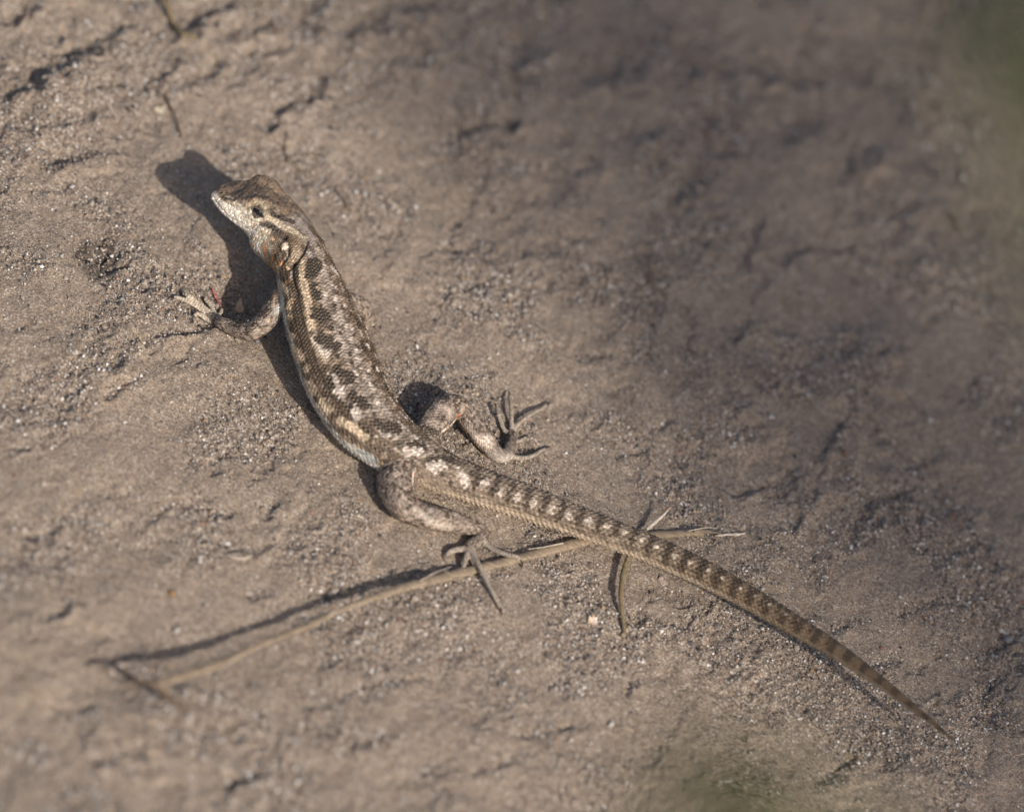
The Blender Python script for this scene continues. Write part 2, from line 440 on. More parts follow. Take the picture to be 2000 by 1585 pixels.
# limbs: (u, v, height above ground, radius); last flag: digit
def limb(pts, digit=False):
    P = np.array([[*on_ground(u, v_, h), r] for u, v_, h, r in pts])
    Dn = catmull(P, 6)
    return dict(P=Dn[:, :3], R=np.maximum(Dn[:, 3], 0.8), digit=digit)
LIMBS = [
 # left foreleg
 limb([(590,574,92,28),(559,578,98,25),(539,600,86,22),(516,629,66,19.5),(493,645,48,18.5),(470,644,34,17),(450,638,22,14),(432,630,16,11),(418,623,11,12),(406,617,8,10)]),
 limb([(418,622,12,6),(396,606,13,5.6),(374,592,13,5),(354,583,12,4.6),(341,580,10,3.8)], True),
 limb([(414,616,12,6),(398,600,14,5.4),(382,588,15,5),(368,577,14,4.6),(357,573,11,3.8)], True),
 limb([(420,614,11,5.5),(412,598,12,5),(405,588,12,4.5),(399,582,9,3.6)], True),
 limb([(418,628,12,6),(404,624,13,5.4),(393,615,15,5),(385,612,13,4.4),(380,616,9,3.6)], True),
 limb([(426,620,11,5),(431,610,10,4.4),(433,603,7,3.6)], True),
 # right foreleg
 limb([(655,596,62,26),(684,594,52,22),(705,600,40,18),(716,612,27,15),(714,626,15,13),(704,634,9,11)]),
 limb([(708,630,8,5.5),(714,638,7,5),(716,646,5,3.8)], True),
 limb([(704,634,8,5.5),(706,646,7,5),(705,656,5,3.8)], True),
 limb([(714,624,8,5.5),(724,630,7,5),(730,637,5,3.8)], True),
 # right hind leg
 limb([(826,866,36,28),(842,836,44,32),(862,806,54,31),(885,795,52,25),(903,802,44,21),(920,826,34,21),(938,848,26,20),(956,872,18,17),(972,886,13,14),(984,891,10,12),(994,878,10,11),(998,860,10,11),(1000,845,10,10)]),
 limb([(994,848,11,5.5),(984,838,13,4.6),(978,822,15,4.2),(973,806,15,3.8),(969,794,12,3)], True),
 limb([(999,846,12,5.5),(999,828,15,4.8),(999,808,18,4.2),(997,788,17,3.8),(995,771,12,3)], True),
 limb([(1000,850,12,6),(1008,832,15,5),(1024,818,18,4.6),(1042,806,17,4),(1058,797,14,3.6),(1068,791,10,3)], True),
 limb([(986,889,9,8),(1006,893,8,6),(1026,894,8,5),(1044,888,8,4.4),(1058,879,6,3.6),(1066,875,5,3)], True),
 limb([(998,862,10,5.5),(1010,862,9,4.6),(1020,858,7,4),(1027,853,5,3)], True),
 # left hind leg
 limb([(822,908,30,30),(792,914,33,35),(774,934,36,36),(774,960,38,33),(788,987,32,28),(815,1003,26,24),(845,1011,24,23.5),(880,1019,21,21),(910,1026,18,17),(935,1036,15,14),(945,1047,12,12),(934,1057,10,13),(920,1066,9,12.5),(912,1076,9,11)]),
 limb([(916,1070,10,8),(902,1072,12,6.5),(890,1073,13,6),(879,1077,12,5.6),(871,1083,8,4)], True),
 limb([(920,1072,12,7),(928,1090,17,5.6),(940,1112,20,5),(950,1132,16,4.6),(962,1156,11,4.4),(971,1174,8,4.2),(977,1187,6,3.4)], True),
 limb([(938,1054,11,7),(954,1066,12,5.6),(972,1076,15,5.2),(992,1083,19,5),(1006,1086,21,4.8),(1015,1092,18,3.8)], True),
 limb([(914,1078,11,6.5),(909,1092,13,5.4),(907,1102,13,4.6),(902,1110,9,3.4)], True),
 limb([(920,1074,11,6),(922,1092,12,4.8),(928,1104,12,4.2),(930,1113,10,3.2)], True)]

Vs, Fs = [], []; off = 0
for V, F in [body_tube()] + [tube(np.vstack([L['P'][:1] - 0.5 * L['R'][0] * unit(L['P'][1] - L['P'][0]), L['P'], L['P'][-1:] + 0.6 * L['R'][-1] * unit(L['P'][-1] - L['P'][-2])]),
                        np.concatenate([[L['R'][0] * .7], L['R'], [L['R'][-1] * .45]]), 14) for L in LIMBS]:
    Vs.append(V); Fs.append(F + off); off += len(V)
tmp = mesh_np('raw_body', np.vstack(Vs), np.vstack(Fs), scale=1.0)
md = tmp.modifiers.new('remesh', 'REMESH'); md.mode = 'VOXEL'; md.voxel_size = 1.45; md.adaptivity = 0.0
dg = bpy.context.evaluated_depsgraph_get()
ev = tmp.evaluated_get(dg); em = ev.to_mesh()
nv = len(em.vertices)
BV = np.empty(nv * 3, np.float32); em.vertices.foreach_get('co', BV); BV = BV.reshape(-1, 3).astype(np.float64)
BE = np.empty(len(em.edges) * 2, np.int32); em.edges.foreach_get('vertices', BE); BE = BE.reshape(-1, 2)
LT = np.empty(len(em.polygons), np.int32); em.polygons.foreach_get('loop_total', LT)
LS = np.empty(len(em.polygons), np.int32); em.polygons.foreach_get('loop_start', LS)
LI = np.empty(len(em.loops), np.int32); em.loops.foreach_get('vertex_index', LI)
q4 = LS[LT == 4]
BF = LI[q4[:, None] + np.arange(4)[None]]
ev.to_mesh_clear()
me_old = tmp.data
bpy.data.objects.remove(tmp); bpy.data.meshes.remove(me_old)
print('lizard verts', nv, 'faces', len(BF), 'nonquads', int((LT != 4).sum()))

deg = np.bincount(BE.ravel(), minlength=nv).astype(float)
def lap(A):
    out = np.zeros_like(A)
    for k in range(A.shape[1]):
        out[:, k] = (np.bincount(BE[:, 0], A[BE[:, 1], k], nv) + np.bincount(BE[:, 1], A[BE[:, 0], k], nv)) / deg
    return out
def normals(V):
    a, b, c_, d = (V[BF[:, i]] for i in range(4))
    fn = np.cross(c_ - a, d - b)
    N = np.zeros_like(V)
    for i in range(4):
        for k in range(3):
            N[:, k] += np.bincount(BF[:, i], fn[:, k], nv)
    return unit(N)

def chain_coords(V, P, T, extra):
    """nearest station, fractional position and interpolated extras"""
    n2 = (P ** 2).sum(1)
    i0 = np.empty(len(V), np.int64)
    for a in range(0, len(V), 40000):
        i0[a:a + 40000] = np.argmin(n2[None] - 2 * V[a:a + 40000] @ P.T, axis=1)
    t = ((V - P[i0]) * T[i0]).sum(1)
    i = np.where(t < 0, i0 - 1, i0); i = np.clip(i, 0, len(P) - 2)
    ta = ((V - P[i]) * T[i]).sum(1); tb = ((V - P[i + 1]) * T[i + 1]).sum(1)
    f = np.clip(ta / (ta - tb + 1e-9), 0, 1)
    return i, f, [e[i] * (1 - (f if e.ndim == 1 else f[:, None])) + e[i + 1] * (f if e.ndim == 1 else f[:, None]) for e in extra]

for L in LIMBS:
    L['T'], L['L'], L['U'] = frames(L['P'], (0.13, 0.21, 1.0))
    L['S'] = np.concatenate([[0], np.cumsum(np.linalg.norm(np.diff(L['P'], axis=0), axis=1))])

def assign(V):
    i, f, (P, Lv, Uv, a, bt, bb, s) = chain_coords(V, SP, ST, [SP, SL, SU, SA, SBT, SBB, SS])
    y = ((V - P) * Lv).sum(1); z = ((V - P) * Uv).sum(1)
    b = np.where(z > 0, bt, bb)
    rho = np.sqrt((y / a) ** 2 + (z / b) ** 2)
    th = np.arctan2(y / a, z / b)
    dist = [(rho - 1) * np.minimum(a, b)]
    coords = [(s, th)]
    for L in LIMBS:
        lo = L['P'].min(0) - 60; hi = L['P'].max(0) + 60
        m_ = ((V > lo) & (V < hi)).all(1)
        d = np.full(len(V), 1e3); s_ = np.zeros(len(V)); t_ = np.zeros(len(V))
        if m_.any():
            W = V[m_]
            _, _, (P2, L2, U2, R2, S2) = chain_coords(W, L['P'], L['T'], [L['P'], L['L'], L['U'], L['R'], L['S']])
            yy = ((W - P2) * L2).sum(1); zz = ((W - P2) * U2).sum(1)
            d[m_] = np.linalg.norm(W - P2, axis=1) - R2; s_[m_] = S2; t_[m_] = np.arctan2(yy, zz)
        dist.append(d); coords.append((s_, t_))
    return np.array(dist), coords, (y, z)

for _ in range(5): BV = BV + 0.5 * (lap(BV) - BV)
Dm, _, _ = assign(BV)
srt = np.sort(Dm, axis=0)[:2]
isdig = np.array([False] + [L['digit'] for L in LIMBS])
first = np.argmin(Dm, axis=0)
junc = np.exp(-(np.abs(srt[1]) / 9.0) ** 2)[:, None]
junc[isdig[first]] *= 0.15
for _ in range(3): junc = lap(junc)
for _ in range(60): BV = BV + 0.6 * junc * (lap(BV) - BV)

Dm, coords, (YL, ZL) = assign(BV)
PART = np.argmin(Dm, axis=0)
S_ = np.choose(0, [coords[0][0]]).copy(); TH = coords[0][1].copy()
SB, TB = coords[0]
for k in range(1, len(coords)):
    mk = PART == k
    S_[mk] = coords[k][0][mk]; TH[mk] = coords[k][1][mk]
BN = normals(BV)
BU, BVv, BZ = proj(BV)
VIS = (BN @ CZ) > 0.05

def pick(u, v_):
    m_ = np.where(VIS & (np.abs(BU - u) < 4) & (np.abs(BVv - v_) < 4))[0]
    if len(m_) == 0:
        m_ = np.where(VIS)[0]
        k = m_[np.argsort((BU[m_] - u) ** 2 + (BVv[m_] - v_) ** 2)[:20]]
        return k[np.argmin(BZ[k])]
    near = m_[BZ[m_] < BZ[m_].min() + 15]
    return near[np.argmin((BU[near] - u) ** 2 + (BVv[near] - v_) ** 2)]

def dist_to(P3):
    P3 = np.atleast_2d(P3)
    d = np.full(nv, 1e9)
    if len(P3) == 1: return np.linalg.norm(BV - P3[0], axis=1)
    for a, b in zip(P3[:-1], P3[1:]):
        ab = b - a; t = np.clip(((BV - a) @ ab) / (ab @ ab + 1e-9), 0, 1)
        d = np.minimum(d, np.linalg.norm(BV - a - t[:, None] * ab, axis=1))
    return d

def mirror_pt(vi):
    """the same place on the animal's other side"""
    s, th = SB[vi], TB[vi]
    cand = np.where((PART == 0) & (np.abs(SB - s) < 4) & (np.abs(TB + th) < 0.12))[0]
    if len(cand) == 0: return BV[vi]
    return BV[cand[np.argmin(np.abs(SB[cand] - s) + 20 * np.abs(TB[cand] + th))]]

# --- relief of the head
DISP = np.zeros(nv)
COLR = np.zeros((nv, 3))
ei = pick(504, 415)
EYE_L = BV[ei].copy(); EYE_LN = BN[ei].copy()
EYE_R = mirror_pt(ei)
rj = np.argmin(np.linalg.norm(BV - EYE_R, axis=1)); EYE_RN = BN[rj].copy()
for E in (EYE_L, EYE_R):
    d = np.linalg.norm(BV - E, axis=1)
    DISP += 6.5 * np.exp(-(d / 19) ** 2) + 3.0 * np.exp(-((d - 24) / 6) ** 2) * (BV @ HEAD_UP > (E @ HEAD_UP) + 8)
def ridge(pts, w, amp, mirror=True):
    global DISP
    ids = [pick(*p) for p in pts]
    DISP += amp * np.exp(-(dist_to(BV[ids]) / w) ** 2)
    if mirror:
        DISP += amp * np.exp(-(dist_to(np.array([mirror_pt(i) for i in ids])) / w) ** 2)
ridge([(462,392),(480,393),(505,388),(530,396),(543,406)], 7, 5.0)                      # brow
ridge([(440,386),(455,395),(470,402)], 5, 2.5)
ridge([(417,388),(432,408),(452,428),(480,440),(511,438),(528,442)], 2.2, -2.2)          # mouth
ridge([(432,377)], 2.6, -3.2); ridge([(432,377)], 6.0, 2.4)                               # nostril
ridge([(557,463)], 4.5, -6.0)                                                             # ear
ridge([(566,527),(583,509),(597,486),(602,470)], 3.2, -5.0, False)                        # fold at the neck
ridge([(575,512),(571,545),(583,575)], 3.0, -3.5, False)
ridge([(550,522),(562,500),(565,484)], 2.5, -2.5, False)
ridge([(555,480)], 6.5, 3.0)
ridge([(508,353),(524,350),(538,357)], 13, 11.0, False); ridge([(455,372),(468,366)], 10, -5.0, False); ridge([(432,372),(428,370)], 8, 3.0, False); ridge([(560,380)], 9, -4.0, False)
ridge([(528,500),(540,510)], 16, 3.0)                                                     # jowl
head = (PART == 0) & (SB < 175)
DISP[head] += 0.5 * (np.sin(SB[head] * 0.55) * np.sin(TB[head] * 14))
# --- spines along the tail, keels on the back
size = np.interp(SS, [0, 160, 230, 600, 760, 1000, 1400, SS[-1]], [6.5, 6.0, 6.0, 8.6, 9.0, 11.5, 10.5, 8])
PP = np.concatenate([[0], np.cumsum(np.diff(SS) / (0.5 * (size[1:] + size[:-1])))])
p_body = np.interp(SB, SS, PP)
KQ = 46.0
q_body = TB / (2 * math.pi) * KQ
tailw = smooth(700, 860, SB) * (PART == 0)
Kt = 22.0
ph = TB / (2 * math.pi) * Kt
row = np.floor(p_body)
colm = np.round(ph)
keel = 1 - 2 * np.abs(ph - colm)
saw = (p_body + .5 * (colm % 2)) % 1.0
Ra = np.interp(SB, SS, SA)
DISP += tailw * (saw ** 1.6) * (0.25 + 0.75 * smooth(0.15, 0.95, keel)) * np.clip(0.15 * Ra, 0.4, 4.6)
bodyw = smooth(150, 260, SB) * (1 - smooth(700, 860, SB)) * (PART == 0)
at0 = np.abs(TB)
dors = smooth(2.3, 1.2, np.abs(TB))
colb = np.round(q_body)
kb = 1 - 2 * np.abs(q_body - colb)
sawb = (p_body + .5 * (colb % 2)) % 1.0
DISP += bodyw * (0.4 + 0.6 * dors) * (sawb ** 1.3) * (.3 + .7 * kb) * 3.3
DISP += bodyw * np.exp(-((at0 - 1.95) / .16) ** 2) * ((p_body * 1.25) % 1.0) * 2.8
lm = (PART > 0) & ~isdig[PART]
DISP[lm] += 1.5 * ((S_[lm] / 6.6 + .5 * (np.round(TH[lm] * 3.5) % 2)) % 1.0) * (1 - np.abs(TH[lm] * 3.5 - np.round(TH[lm] * 3.5)))
DISP[isdig[PART]] += .55 * np.sin(S_[isdig[PART]] * 1.15)
DISP[(PART > 0) & ~isdig[PART]] += 0.8 * np.random.default_rng(1).random(nv)[(PART > 0) & ~isdig[PART]]
N2 = BN.copy()
for _ in range(2): N2 = unit(lap(N2))
BV2 = BV + DISP[:, None] * N2

# --- colouring of the skin
def mixc(w, colr):
    global COLR
    COLR = COLR * (1 - w[:, None]) + np.asarray(colr)[None] * w[:, None]
nz = fbm(SB + 3 * TB, TB * 60, 22, 3, 7); nz2 = fbm(S_ * 1.0, TH * 40 + 7.7 * PART, 9, 2, 17); nz4 = fbm(S_ * 1.0, TH * 22 + 5 * PART, 30, 2, 37); nz5 = fbm(SB, TB * 66, 17, 2, 77); nz3 = fbm(SB * .6, TB * 70, 60, 3, 27)
at = np.abs(TB)
COLR[:] = lin(134, 121, 108)
mixc(smooth(0.30, 0.55, at + .12 * nz) * smooth(1.55, 1.2, at), lin(92, 74, 56))       # ochre brown sides of the back
mixc(0.7 * smooth(0.36, 0.2, at + .1 * nz) * (SB > 160), lin(138, 128, 118))             # grey back
mixc(smooth(1.0, 1.2, at + .2 * nz), lin(128, 110, 88))
mixc(smooth(1.0, 1.2, at) * smooth(.0, .35, nz5), lin(74, 62, 50))
mixc(smooth(1.44, 1.56, at + .05 * nz) * smooth(220, 280, SB), lin(166, 166, 160))                                          # blue grey belly
mixc(0.5 * smooth(0.1, 0.5, nz3), lin(90, 74, 57))
mixc(0.6 * smooth(0.12, 0.4, nz5) * (at < 1.4), lin(66, 53, 42))
mixc(0.45 * smooth(-0.2, -0.5, nz5) * (at < 1.2), lin(150, 138, 124))
far_side = TB < -0.5                                                                       # unseen flank: rows of dark patches
mixc(0.8 * smooth(0.25, 0.6, np.cos((SB - 210) / 62 * 2 * math.pi) * smooth(0.5, 0.2, np.abs(at - 1.0)) + .3 * nz) * far_side * (SB > 190) * (SB < 720), lin(52, 42, 34))
# head base
hw = smooth(178, 150, SB)
mixc(smooth(222, 196, SB) * smooth(1.25, 1.45, at), lin(158, 148, 128))
topm = smooth(1.22, 1.05, at + 0.05 * nz)
mixc(hw, lin(188, 182, 168))
mixc(hw * topm, lin(106, 82, 60))
mixc(hw * topm * smooth(-.05, .3, nz2) * .6, lin(68, 56, 44))
mixc(hw * topm * smooth(.1, .4, nz) * .35, lin(142, 124, 98))
mixc(hw * smooth(0.15, .45, nz2) * (1 - topm) * .35, lin(112, 118, 122))
mixc(smooth(95, 150, SB) * hw * (1 - topm) * .55, lin(160, 146, 118))
# tail
tw = smooth(690, 780, SB) * (PART == 0)
mixc(tw, lin(126, 111, 95))
nzs = fbm(SB * .8, TB * 160, 26, 3, 87)
mixc(tw * .6 * smooth(.0, .4, nzs), lin(66, 54, 44))
mixc(tw * .5 * smooth(-.1, -.4, nzs), lin(150, 136, 116))
mixc(tw * smooth(1150, 1400, SB) * .75, lin(118, 97, 70))
mixc(tw * smooth(1450, 1750, SB) * .6, lin(82, 64, 46))
mixc(tw * smooth(1120, 1260, SB) * .92 * smooth(.0, .5, np.sin(SB / 37 * 2 * math.pi) + .8 * nzs) * smooth(2.2, 1.5, at), lin(62, 46, 33))
mixc(tw * smooth(1.25, 1.6, at), lin(166, 150, 128))
mixc(tw * smooth(1.25, 1.6, at) * smooth(1250, 1500, SB) * .7, lin(112, 96, 72))
# limbs
lw = (PART > 0) & ~isdig[PART]
lf = lw.astype(float)
mixc(lf, lin(128, 116, 106))
mixc(lf * smooth(0.05, 0.25, nz2 + .5 * nz4) * .92, lin(48, 39, 32))
mixc(lf * smooth(-0.15, -0.5, nz2 + .5 * nz) * .5, lin(164, 146, 128))
dgm = isdig[PART].astype(float)
mixc(dgm, lin(184, 172, 152))
mixc(dgm * (PART >= 11) * .8, lin(150, 140, 127))
mixc(dgm * smooth(.1, .5, np.sin(S_ * 1.15)) * .45, lin(100, 90, 80))

for a0_, per_, ph_, wd_ in ((.22, 31, 3, .07), (.62, 44, 20, .06), (.95, 38, 9, .07)):
    mixc(.85 * smooth(.35, .8, np.cos((SB - ph_) / per_ * 2 * math.pi + 2.5 * nz)) * np.exp(-((at - a0_ - .06 * nz3) / wd_) ** 2) * smooth(190, 240, SB) * smooth(760, 700, SB) * (PART == 0), lin(164, 153, 140))
    mixc(.8 * smooth(.3, .8, np.cos((SB - ph_ - per_ * .55) / per_ * 2 * math.pi + 2.5 * nz)) * np.exp(-((at - a0_ - .12) / (wd_ * 1.5)) ** 2) * smooth(190, 240, SB) * smooth(760, 700, SB) * (PART == 0), lin(44, 34, 27))

def paint(pts, r, rgb, w=0.9, soft=0.45, z=None, rag=0.3, part=None):
    """pigment patch along points of the skin"""
    if z: pts = [(z[0] + z[2] * a, z[1] + z[2] * b) for a, b in pts]; r = r * z[2]
    ids = [pick(*p) for p in pts]
    d = dist_to(BV[ids])
    R = r * (1 + rag * 1.6 * nz2)
    mm = np.clip((R - d) / (soft * r) + 0.5, 0, 1)
    mixc(mm * w, lin(*rgb))
Z2 = (500, 500, .2649); Z3 = (680, 700, .328); Z6 = (400, 330, .1388); Z4 = (1080, 940, .23)
DK = (30, 23, 18); WH = (176, 166, 154); CR = (176, 157, 128); BR = (66, 51, 38)
# ochre wash on shoulders and back
for p in [(430,150),(460,250),(450,370),(520,560),(600,760),(650,820)]: paint([p], 48, (126,102,68), .4, 1.2, Z2)
# lateral band and stripes
paint([(300,150),(320,320),(330,450),(350,600),(400,740),(450,850),(545,960)], 34, BR, .95, .7, Z2)
paint([(560,1000),(620,1080),(720,1180),(860,1310)], 30, BR, .95, .7, Z2)
paint([(335,40),(345,160),(370,300),(395,420),(410,520)], 30, CR, .95, .5, Z2)
paint([(425,600),(460,680),(500,760)], 30, (160,144,118), .8, .6, Z2)
for p, r in [([(262,590)],28),([(285,690),(330,750)],32),([(370,830)],26),([(390,950),(410,985)],36),([(490,1110),(520,1140)],40),([(620,1215),(700,1260),(800,1335)],22),([(240,440)],16),([(230,250),(200,220)],18)]:
    paint(p, r * 1.35, (180,161,134), .95, .5, Z2)
for p in [[(300,640),(320,660)],[(350,800)],[(395,890)],[(440,1050)],[(560,1180)],[(270,520)]]: paint(p, 24, (70,58,46), .85, .7, Z2)
paint([(165,470),(200,560),(230,660)], 26, (118,124,130), .9, .6, Z2)
paint([(300,900),(370,1060),(440,1190),(560,1310),(700,1400),(840,1480)], 26, (172,172,162), .85, .6, Z2)
paint([(450,1200),(560,1260),(700,1340),(880,1450)], 9, (92,84,74), .7, .8, Z2)
paint([(780,1440),(870,1500)], 26, (128,138,142), .7, .8, Z2)
paint([(300,70),(310,130),(290,210)], 9, (30,24,20), .9, .6, Z2)
# dark blotches with pale hind margins
WHT = [([(480,110)],20),([(510,285)],16),([(540,450),(520,475)],17),([(435,610),(480,680),(530,720)],21),([(630,655)],21),([(570,880),(575,950),(620,1010)],30),([(640,905)],14),([(735,865)],20),([(715,1090),(745,1180)],28),
       ([(890,1080)],20),([(905,1265),(970,1320)],24),([(1130,1450),(1200,1445)],24),([(1245,1390)],20),([(1300,1560),(1370,1530)],30),([(560,90),(600,130)],13),([(650,360)],14),([(705,545)],14),([(740,695)],14),([(820,660)],14),
       ([(830,840)],13),([(890,835)],14),([(975,965)],14),([(840,940)],12),([(1060,1050)],12),([(1150,1150)],14),([(1300,1280)],16),([(1440,1380)],16),([(590,230)],12),([(580,320)],10),([(1100,1190)],13)]
for p, r in WHT: paint(p, r * 1.25, WH, .95, .45, Z2, .55)
DRK = [([(425,40),(400,140)],30),([(480,60),(440,130)],18),([(425,230),(450,310)],22),([(455,430),(515,450)],38),([(485,605),(540,640),(590,665)],36),([(600,845),(645,880),(695,900)],32),([(730,1045),(800,1085)],34),([(920,1250),(1040,1268)],34),
       ([(1150,1405),(1230,1405)],30),([(1300,1500),(1420,1498)],24),([(790,655),(800,690)],22),([(750,490),(760,520)],16),([(865,825)],18),([(950,950),(970,985)],18),([(1080,1090)],18),([(1270,1265),(1300,1300)],22),([(1420,1390),(1470,1440)],20),
       ([(545,520),(560,545)],12),([(600,740)],14),([(690,720)],12),([(700,790)],13),([(560,960),(550,900)],20),([(690,1110)],14),([(580,360)],12),([(700,430)],12),([(620,560)],11),([(870,1170)],12),([(480,370)],14),([(1330,1440)],14)]
for p, r in DRK: paint(p, r * 1.35, DK, .98, .3, Z2, .5)
# pelvis and tail root
for p, r in [([(490,605),(620,605)],24),([(770,630)],20),([(700,760)],18),([(800,720)],18),([(600,520),(640,560)],16),([(900,700)],18),([(730,690)],14),([(860,780)],15),([(480,400),(520,440)],16),([(590,480),(650,570)],18),([(735,620),(765,645)],16),([(430,540)],12),([(560,690)],13),([(610,740)],11)]: paint(p, r * 1.15, DK, .95, .5, Z3, .4)
for p, r in [([(490,640),(560,630)],20),([(665,690),(705,740)],22),([(350,550),(420,555)],20),([(815,745)],22),([(910,795)],20),([(1010,828)],21),([(1108,862)],20),([(1208,898)],20),([(1310,930)],20),([(1430,965)],18)]: paint(p, r * 1.2, WH, .93, .5, Z3, .5)
for k, (u, v_) in enumerate([(1186,1028),(1220,1040),(1252,1053),(1281,1068),(1318,1085),(1349,1099),(1384,1113),(1412,1129),(1447,1148),(1474,1163),(1504,1180),(1535,1199)]):
    paint([(u, v_)], 5.2 - .2 * k, (206, 192, 170), .85 - .03 * k, .7, None, .5)
tailpts = [(903,930),(947,946),(978,962),(1011,972),(1044,982),(1077,995),(1110,1005),(1152,1016),(1186,1028),(1220,1040),(1252,1053),(1281,1068),(1318,1085),(1349,1099),(1384,1113),(1412,1129),(1447,1148),(1474,1163),(1504,1180),(1535,1199),(1566,1218),(1600,1240),(1632,1262),(1668,1288),(1700,1312),(1735,1340)]
for (u0, v0), (u1, v1) in zip(tailpts[:-1], tailpts[1:]):
    cu, cv = (u0 * .45 + u1 * .55), (v0 * .45 + v1 * .55)
    dx, dy = u1 - u0, v1 - v0; l = math.hypot(dx, dy); nx_, ny_ = -dy / l, dx / l
    sc = np.interp(cu, [900, 1400, 1740], [1.0, .85, .3])
    paint([(cu + nx_ * 4 * sc, cv + ny_ * 4 * sc), (cu + nx_ * 11 * sc, cv + ny_ * 11 * sc)], 6.0 * sc, (38, 29, 22), .88, .8, None, .9)
    paint([(cu - nx_ * 6 * sc, cv - ny_ * 6 * sc), (cu - nx_ * 20 * sc, cv - ny_ * 20 * sc)], 6.6 * sc, (38, 29, 22), .85, .8, None, .9)
Z1 = (280, 290, .2587)
for p, r, cc in [([(1050,1040)],34,(196,166,120)),([(1120,1160),(1100,1190)],26,(206,178,134)),([(1125,1270)],20,(206,178,120)),([(1090,1000)],20,(190,140,88)),([(1010,1090),(990,1130)],22,(186,150,108)),
                ([(1045,1190),(1010,1230)],26,(170,172,164)),([(1160,880),(1165,950),(1140,1010)],9,(26,21,18)),([(1190,1130),(1140,1290),(1120,1360)],22,(60,50,40)),([(1080,930)],20,(92,76,58)),
                ([(960,1140)],18,(52,42,34)),([(930,1210),(900,1260)],20,(54,44,36)),([(830,1330)],18,(50,41,34)),([(760,1310),(700,1330)],18,(54,44,36)),([(880,1180)],20,(150,132,112)),([(860,1380)],20,(176,160,142)),([(650,1370)],20,(150,138,124)),([(940,1300)],16,(172,150,122))]:
    paint(p, r, cc, .85, .7, Z1, .6)
for p, r, cc in [([(800,480),(830,500)],42,(188,174,160)),([(560,300),(600,330)],34,(164,148,134)),([(560,355)],28,(52,43,36)),([(735,360)],16,(56,46,38)),([(790,430),(850,440)],20,(60,50,42)),([(720,420)],20,(160,144,130)),
                ([(680,300)],22,(150,134,120)),([(480,330)],22,(150,132,112)),([(640,250)],20,(80,68,58)),([(500,390)],26,(158,142,124)),
                ([(255,650)],20,(58,48,42)),([(265,765)],20,(62,52,45)),([(335,660)],14,(62,52,45)),([(505,875),(560,900)],16,(66,56,48)),([(595,930)],16,(62,52,46)),([(270,695)],16,(170,154,140)),([(490,905)],14,(178,166,152)),([(645,930)],20,(170,156,146)),
                ([(400,900),(480,960),(600,1010)],18,(166,156,142)),([(190,780),(260,900)],16,(150,138,126))]:
    paint(p, r, cc, .82, .7, Z3, .6)
# orange mites, joint folds
for p, r in [([(345,620)],4),([(392,690)],6),([(410,842)],5),([(645,350),(665,335)],9),([(835,572)],5)]: paint(p, r, (176,74,34), .95, .5, Z3, .2)
for p, r in [([(265,243)],5),([(222,333)],7),([(200,425)],6),([(230,100)],4),([(620,1335)],9),([(1105,1522)],6)]: paint(p, r, (170,70,34), .9, .5, Z2, .2)
paint([(385,680),(395,770)], 6, (214,198,180), .8, .6, Z3); paint([(560,430),(640,360)], 7, (206,190,172), .8, .6, Z3)
paint([(860,590),(950,600)], 34, (178,170,158), .7, 1, Z3)
# head marks
paint([(880,680),(1000,740),(1130,820),(1290,900),(1380,960)], 46, (178,162,136), .8, .7, Z6, .2)
paint([(905,610),(1000,650),(1120,700),(1235,745)], 40, (50,37,27), .95, .5, Z6, .2)
paint([(800,770),(930,800),(1010,860),(1130,950),(1180,990)], 38, (52,39,29), .95, .5, Z6, .2)
paint([(1300,1060),(1270,1230),(1180,1330)], 60, (176,156,122), .7, .8, Z6)
paint([(1240,980),(1330,1050)], 60, (112,92,64), .7, 1, Z6)
paint([(120,350),(180,440),(280,560),(400,700)], 46, (198,192,178), .8, .8, Z6)
paint([(330,420),(470,500),(560,560)], 44, (192,180,158), .7, .9, Z6)
paint([(280,410),(400,450),(450,440)], 20, (58,46,36), .85, .6, Z6)
paint([(480,470),(600,540)], 24, (48,40,34), .8, .7, Z6)
paint([(620,520),(740,520),(860,560)], 42, (150,132,98), .7, .8, Z6)
paint([(300,330),(520,360),(700,310),(900,330)], 9, (60,48,36), .7, .7, Z6)
paint([(450,300),(640,240),(700,170)], 9, (60,48,36), .6, .7, Z6)
for p, r in [([(400,350)],14),([(560,240)],12),([(1010,335)],24),([(700,330)],10),([(850,200)],14)]: paint(p, r, (160,142,116), .6, .9, Z6)
paint([(235,330)], 22, (40,28,24), .9, .6, Z6)
paint([(230,600),(430,790),(600,950),(740,1090),(800,1200)], 52, (190,190,182), .8, .9, Z6)
for k, (a, b) in enumerate([(150,430),(210,510),(260,590),(330,640),(380,710),(430,760),(500,700),(560,800),(620,860),(560,920),(690,900),(760,940),(700,1010),(780,1040),(600,740),(850,960)]):
    paint([(a, b)], 24, [(196,196,188),(172,178,180),(200,184,164)][k % 3], .6, .7, Z6, .1)
OR = (196,118,48)
for p, r in [([(465,800),(480,830)],18),([(605,872)],14),([(640,990),(690,1070)],17),([(680,950)],14),([(835,1110),(860,1200)],42),([(960,1240),(970,1290)],26),([(980,1340),(940,1370)],36),([(1080,1330)],42),([(855,1040)],20),([(1000,1165)],18),([(770,1200)],18)]: paint(p, r, OR, .8, .8, Z6, .4)
for p, r in [([(840,880)],28),([(670,790)],32),([(950,980)],24),([(520,670)],22),([(1040,1450)],24),([(1160,1390)],24)]: paint(p, r, (206,166,128), .7, .9, Z6, .3)
paint([(900,1290),(1040,1390)], 60, (168,148,104), .55, 1, Z6)
paint([(1130,1090)], 52, (214,196,172), .95, .35, Z6, .15)
paint([(1180,1060),(1200,1200),(1150,1300),(1000,1400)], 12, (48,42,38), .85, .7, Z6)
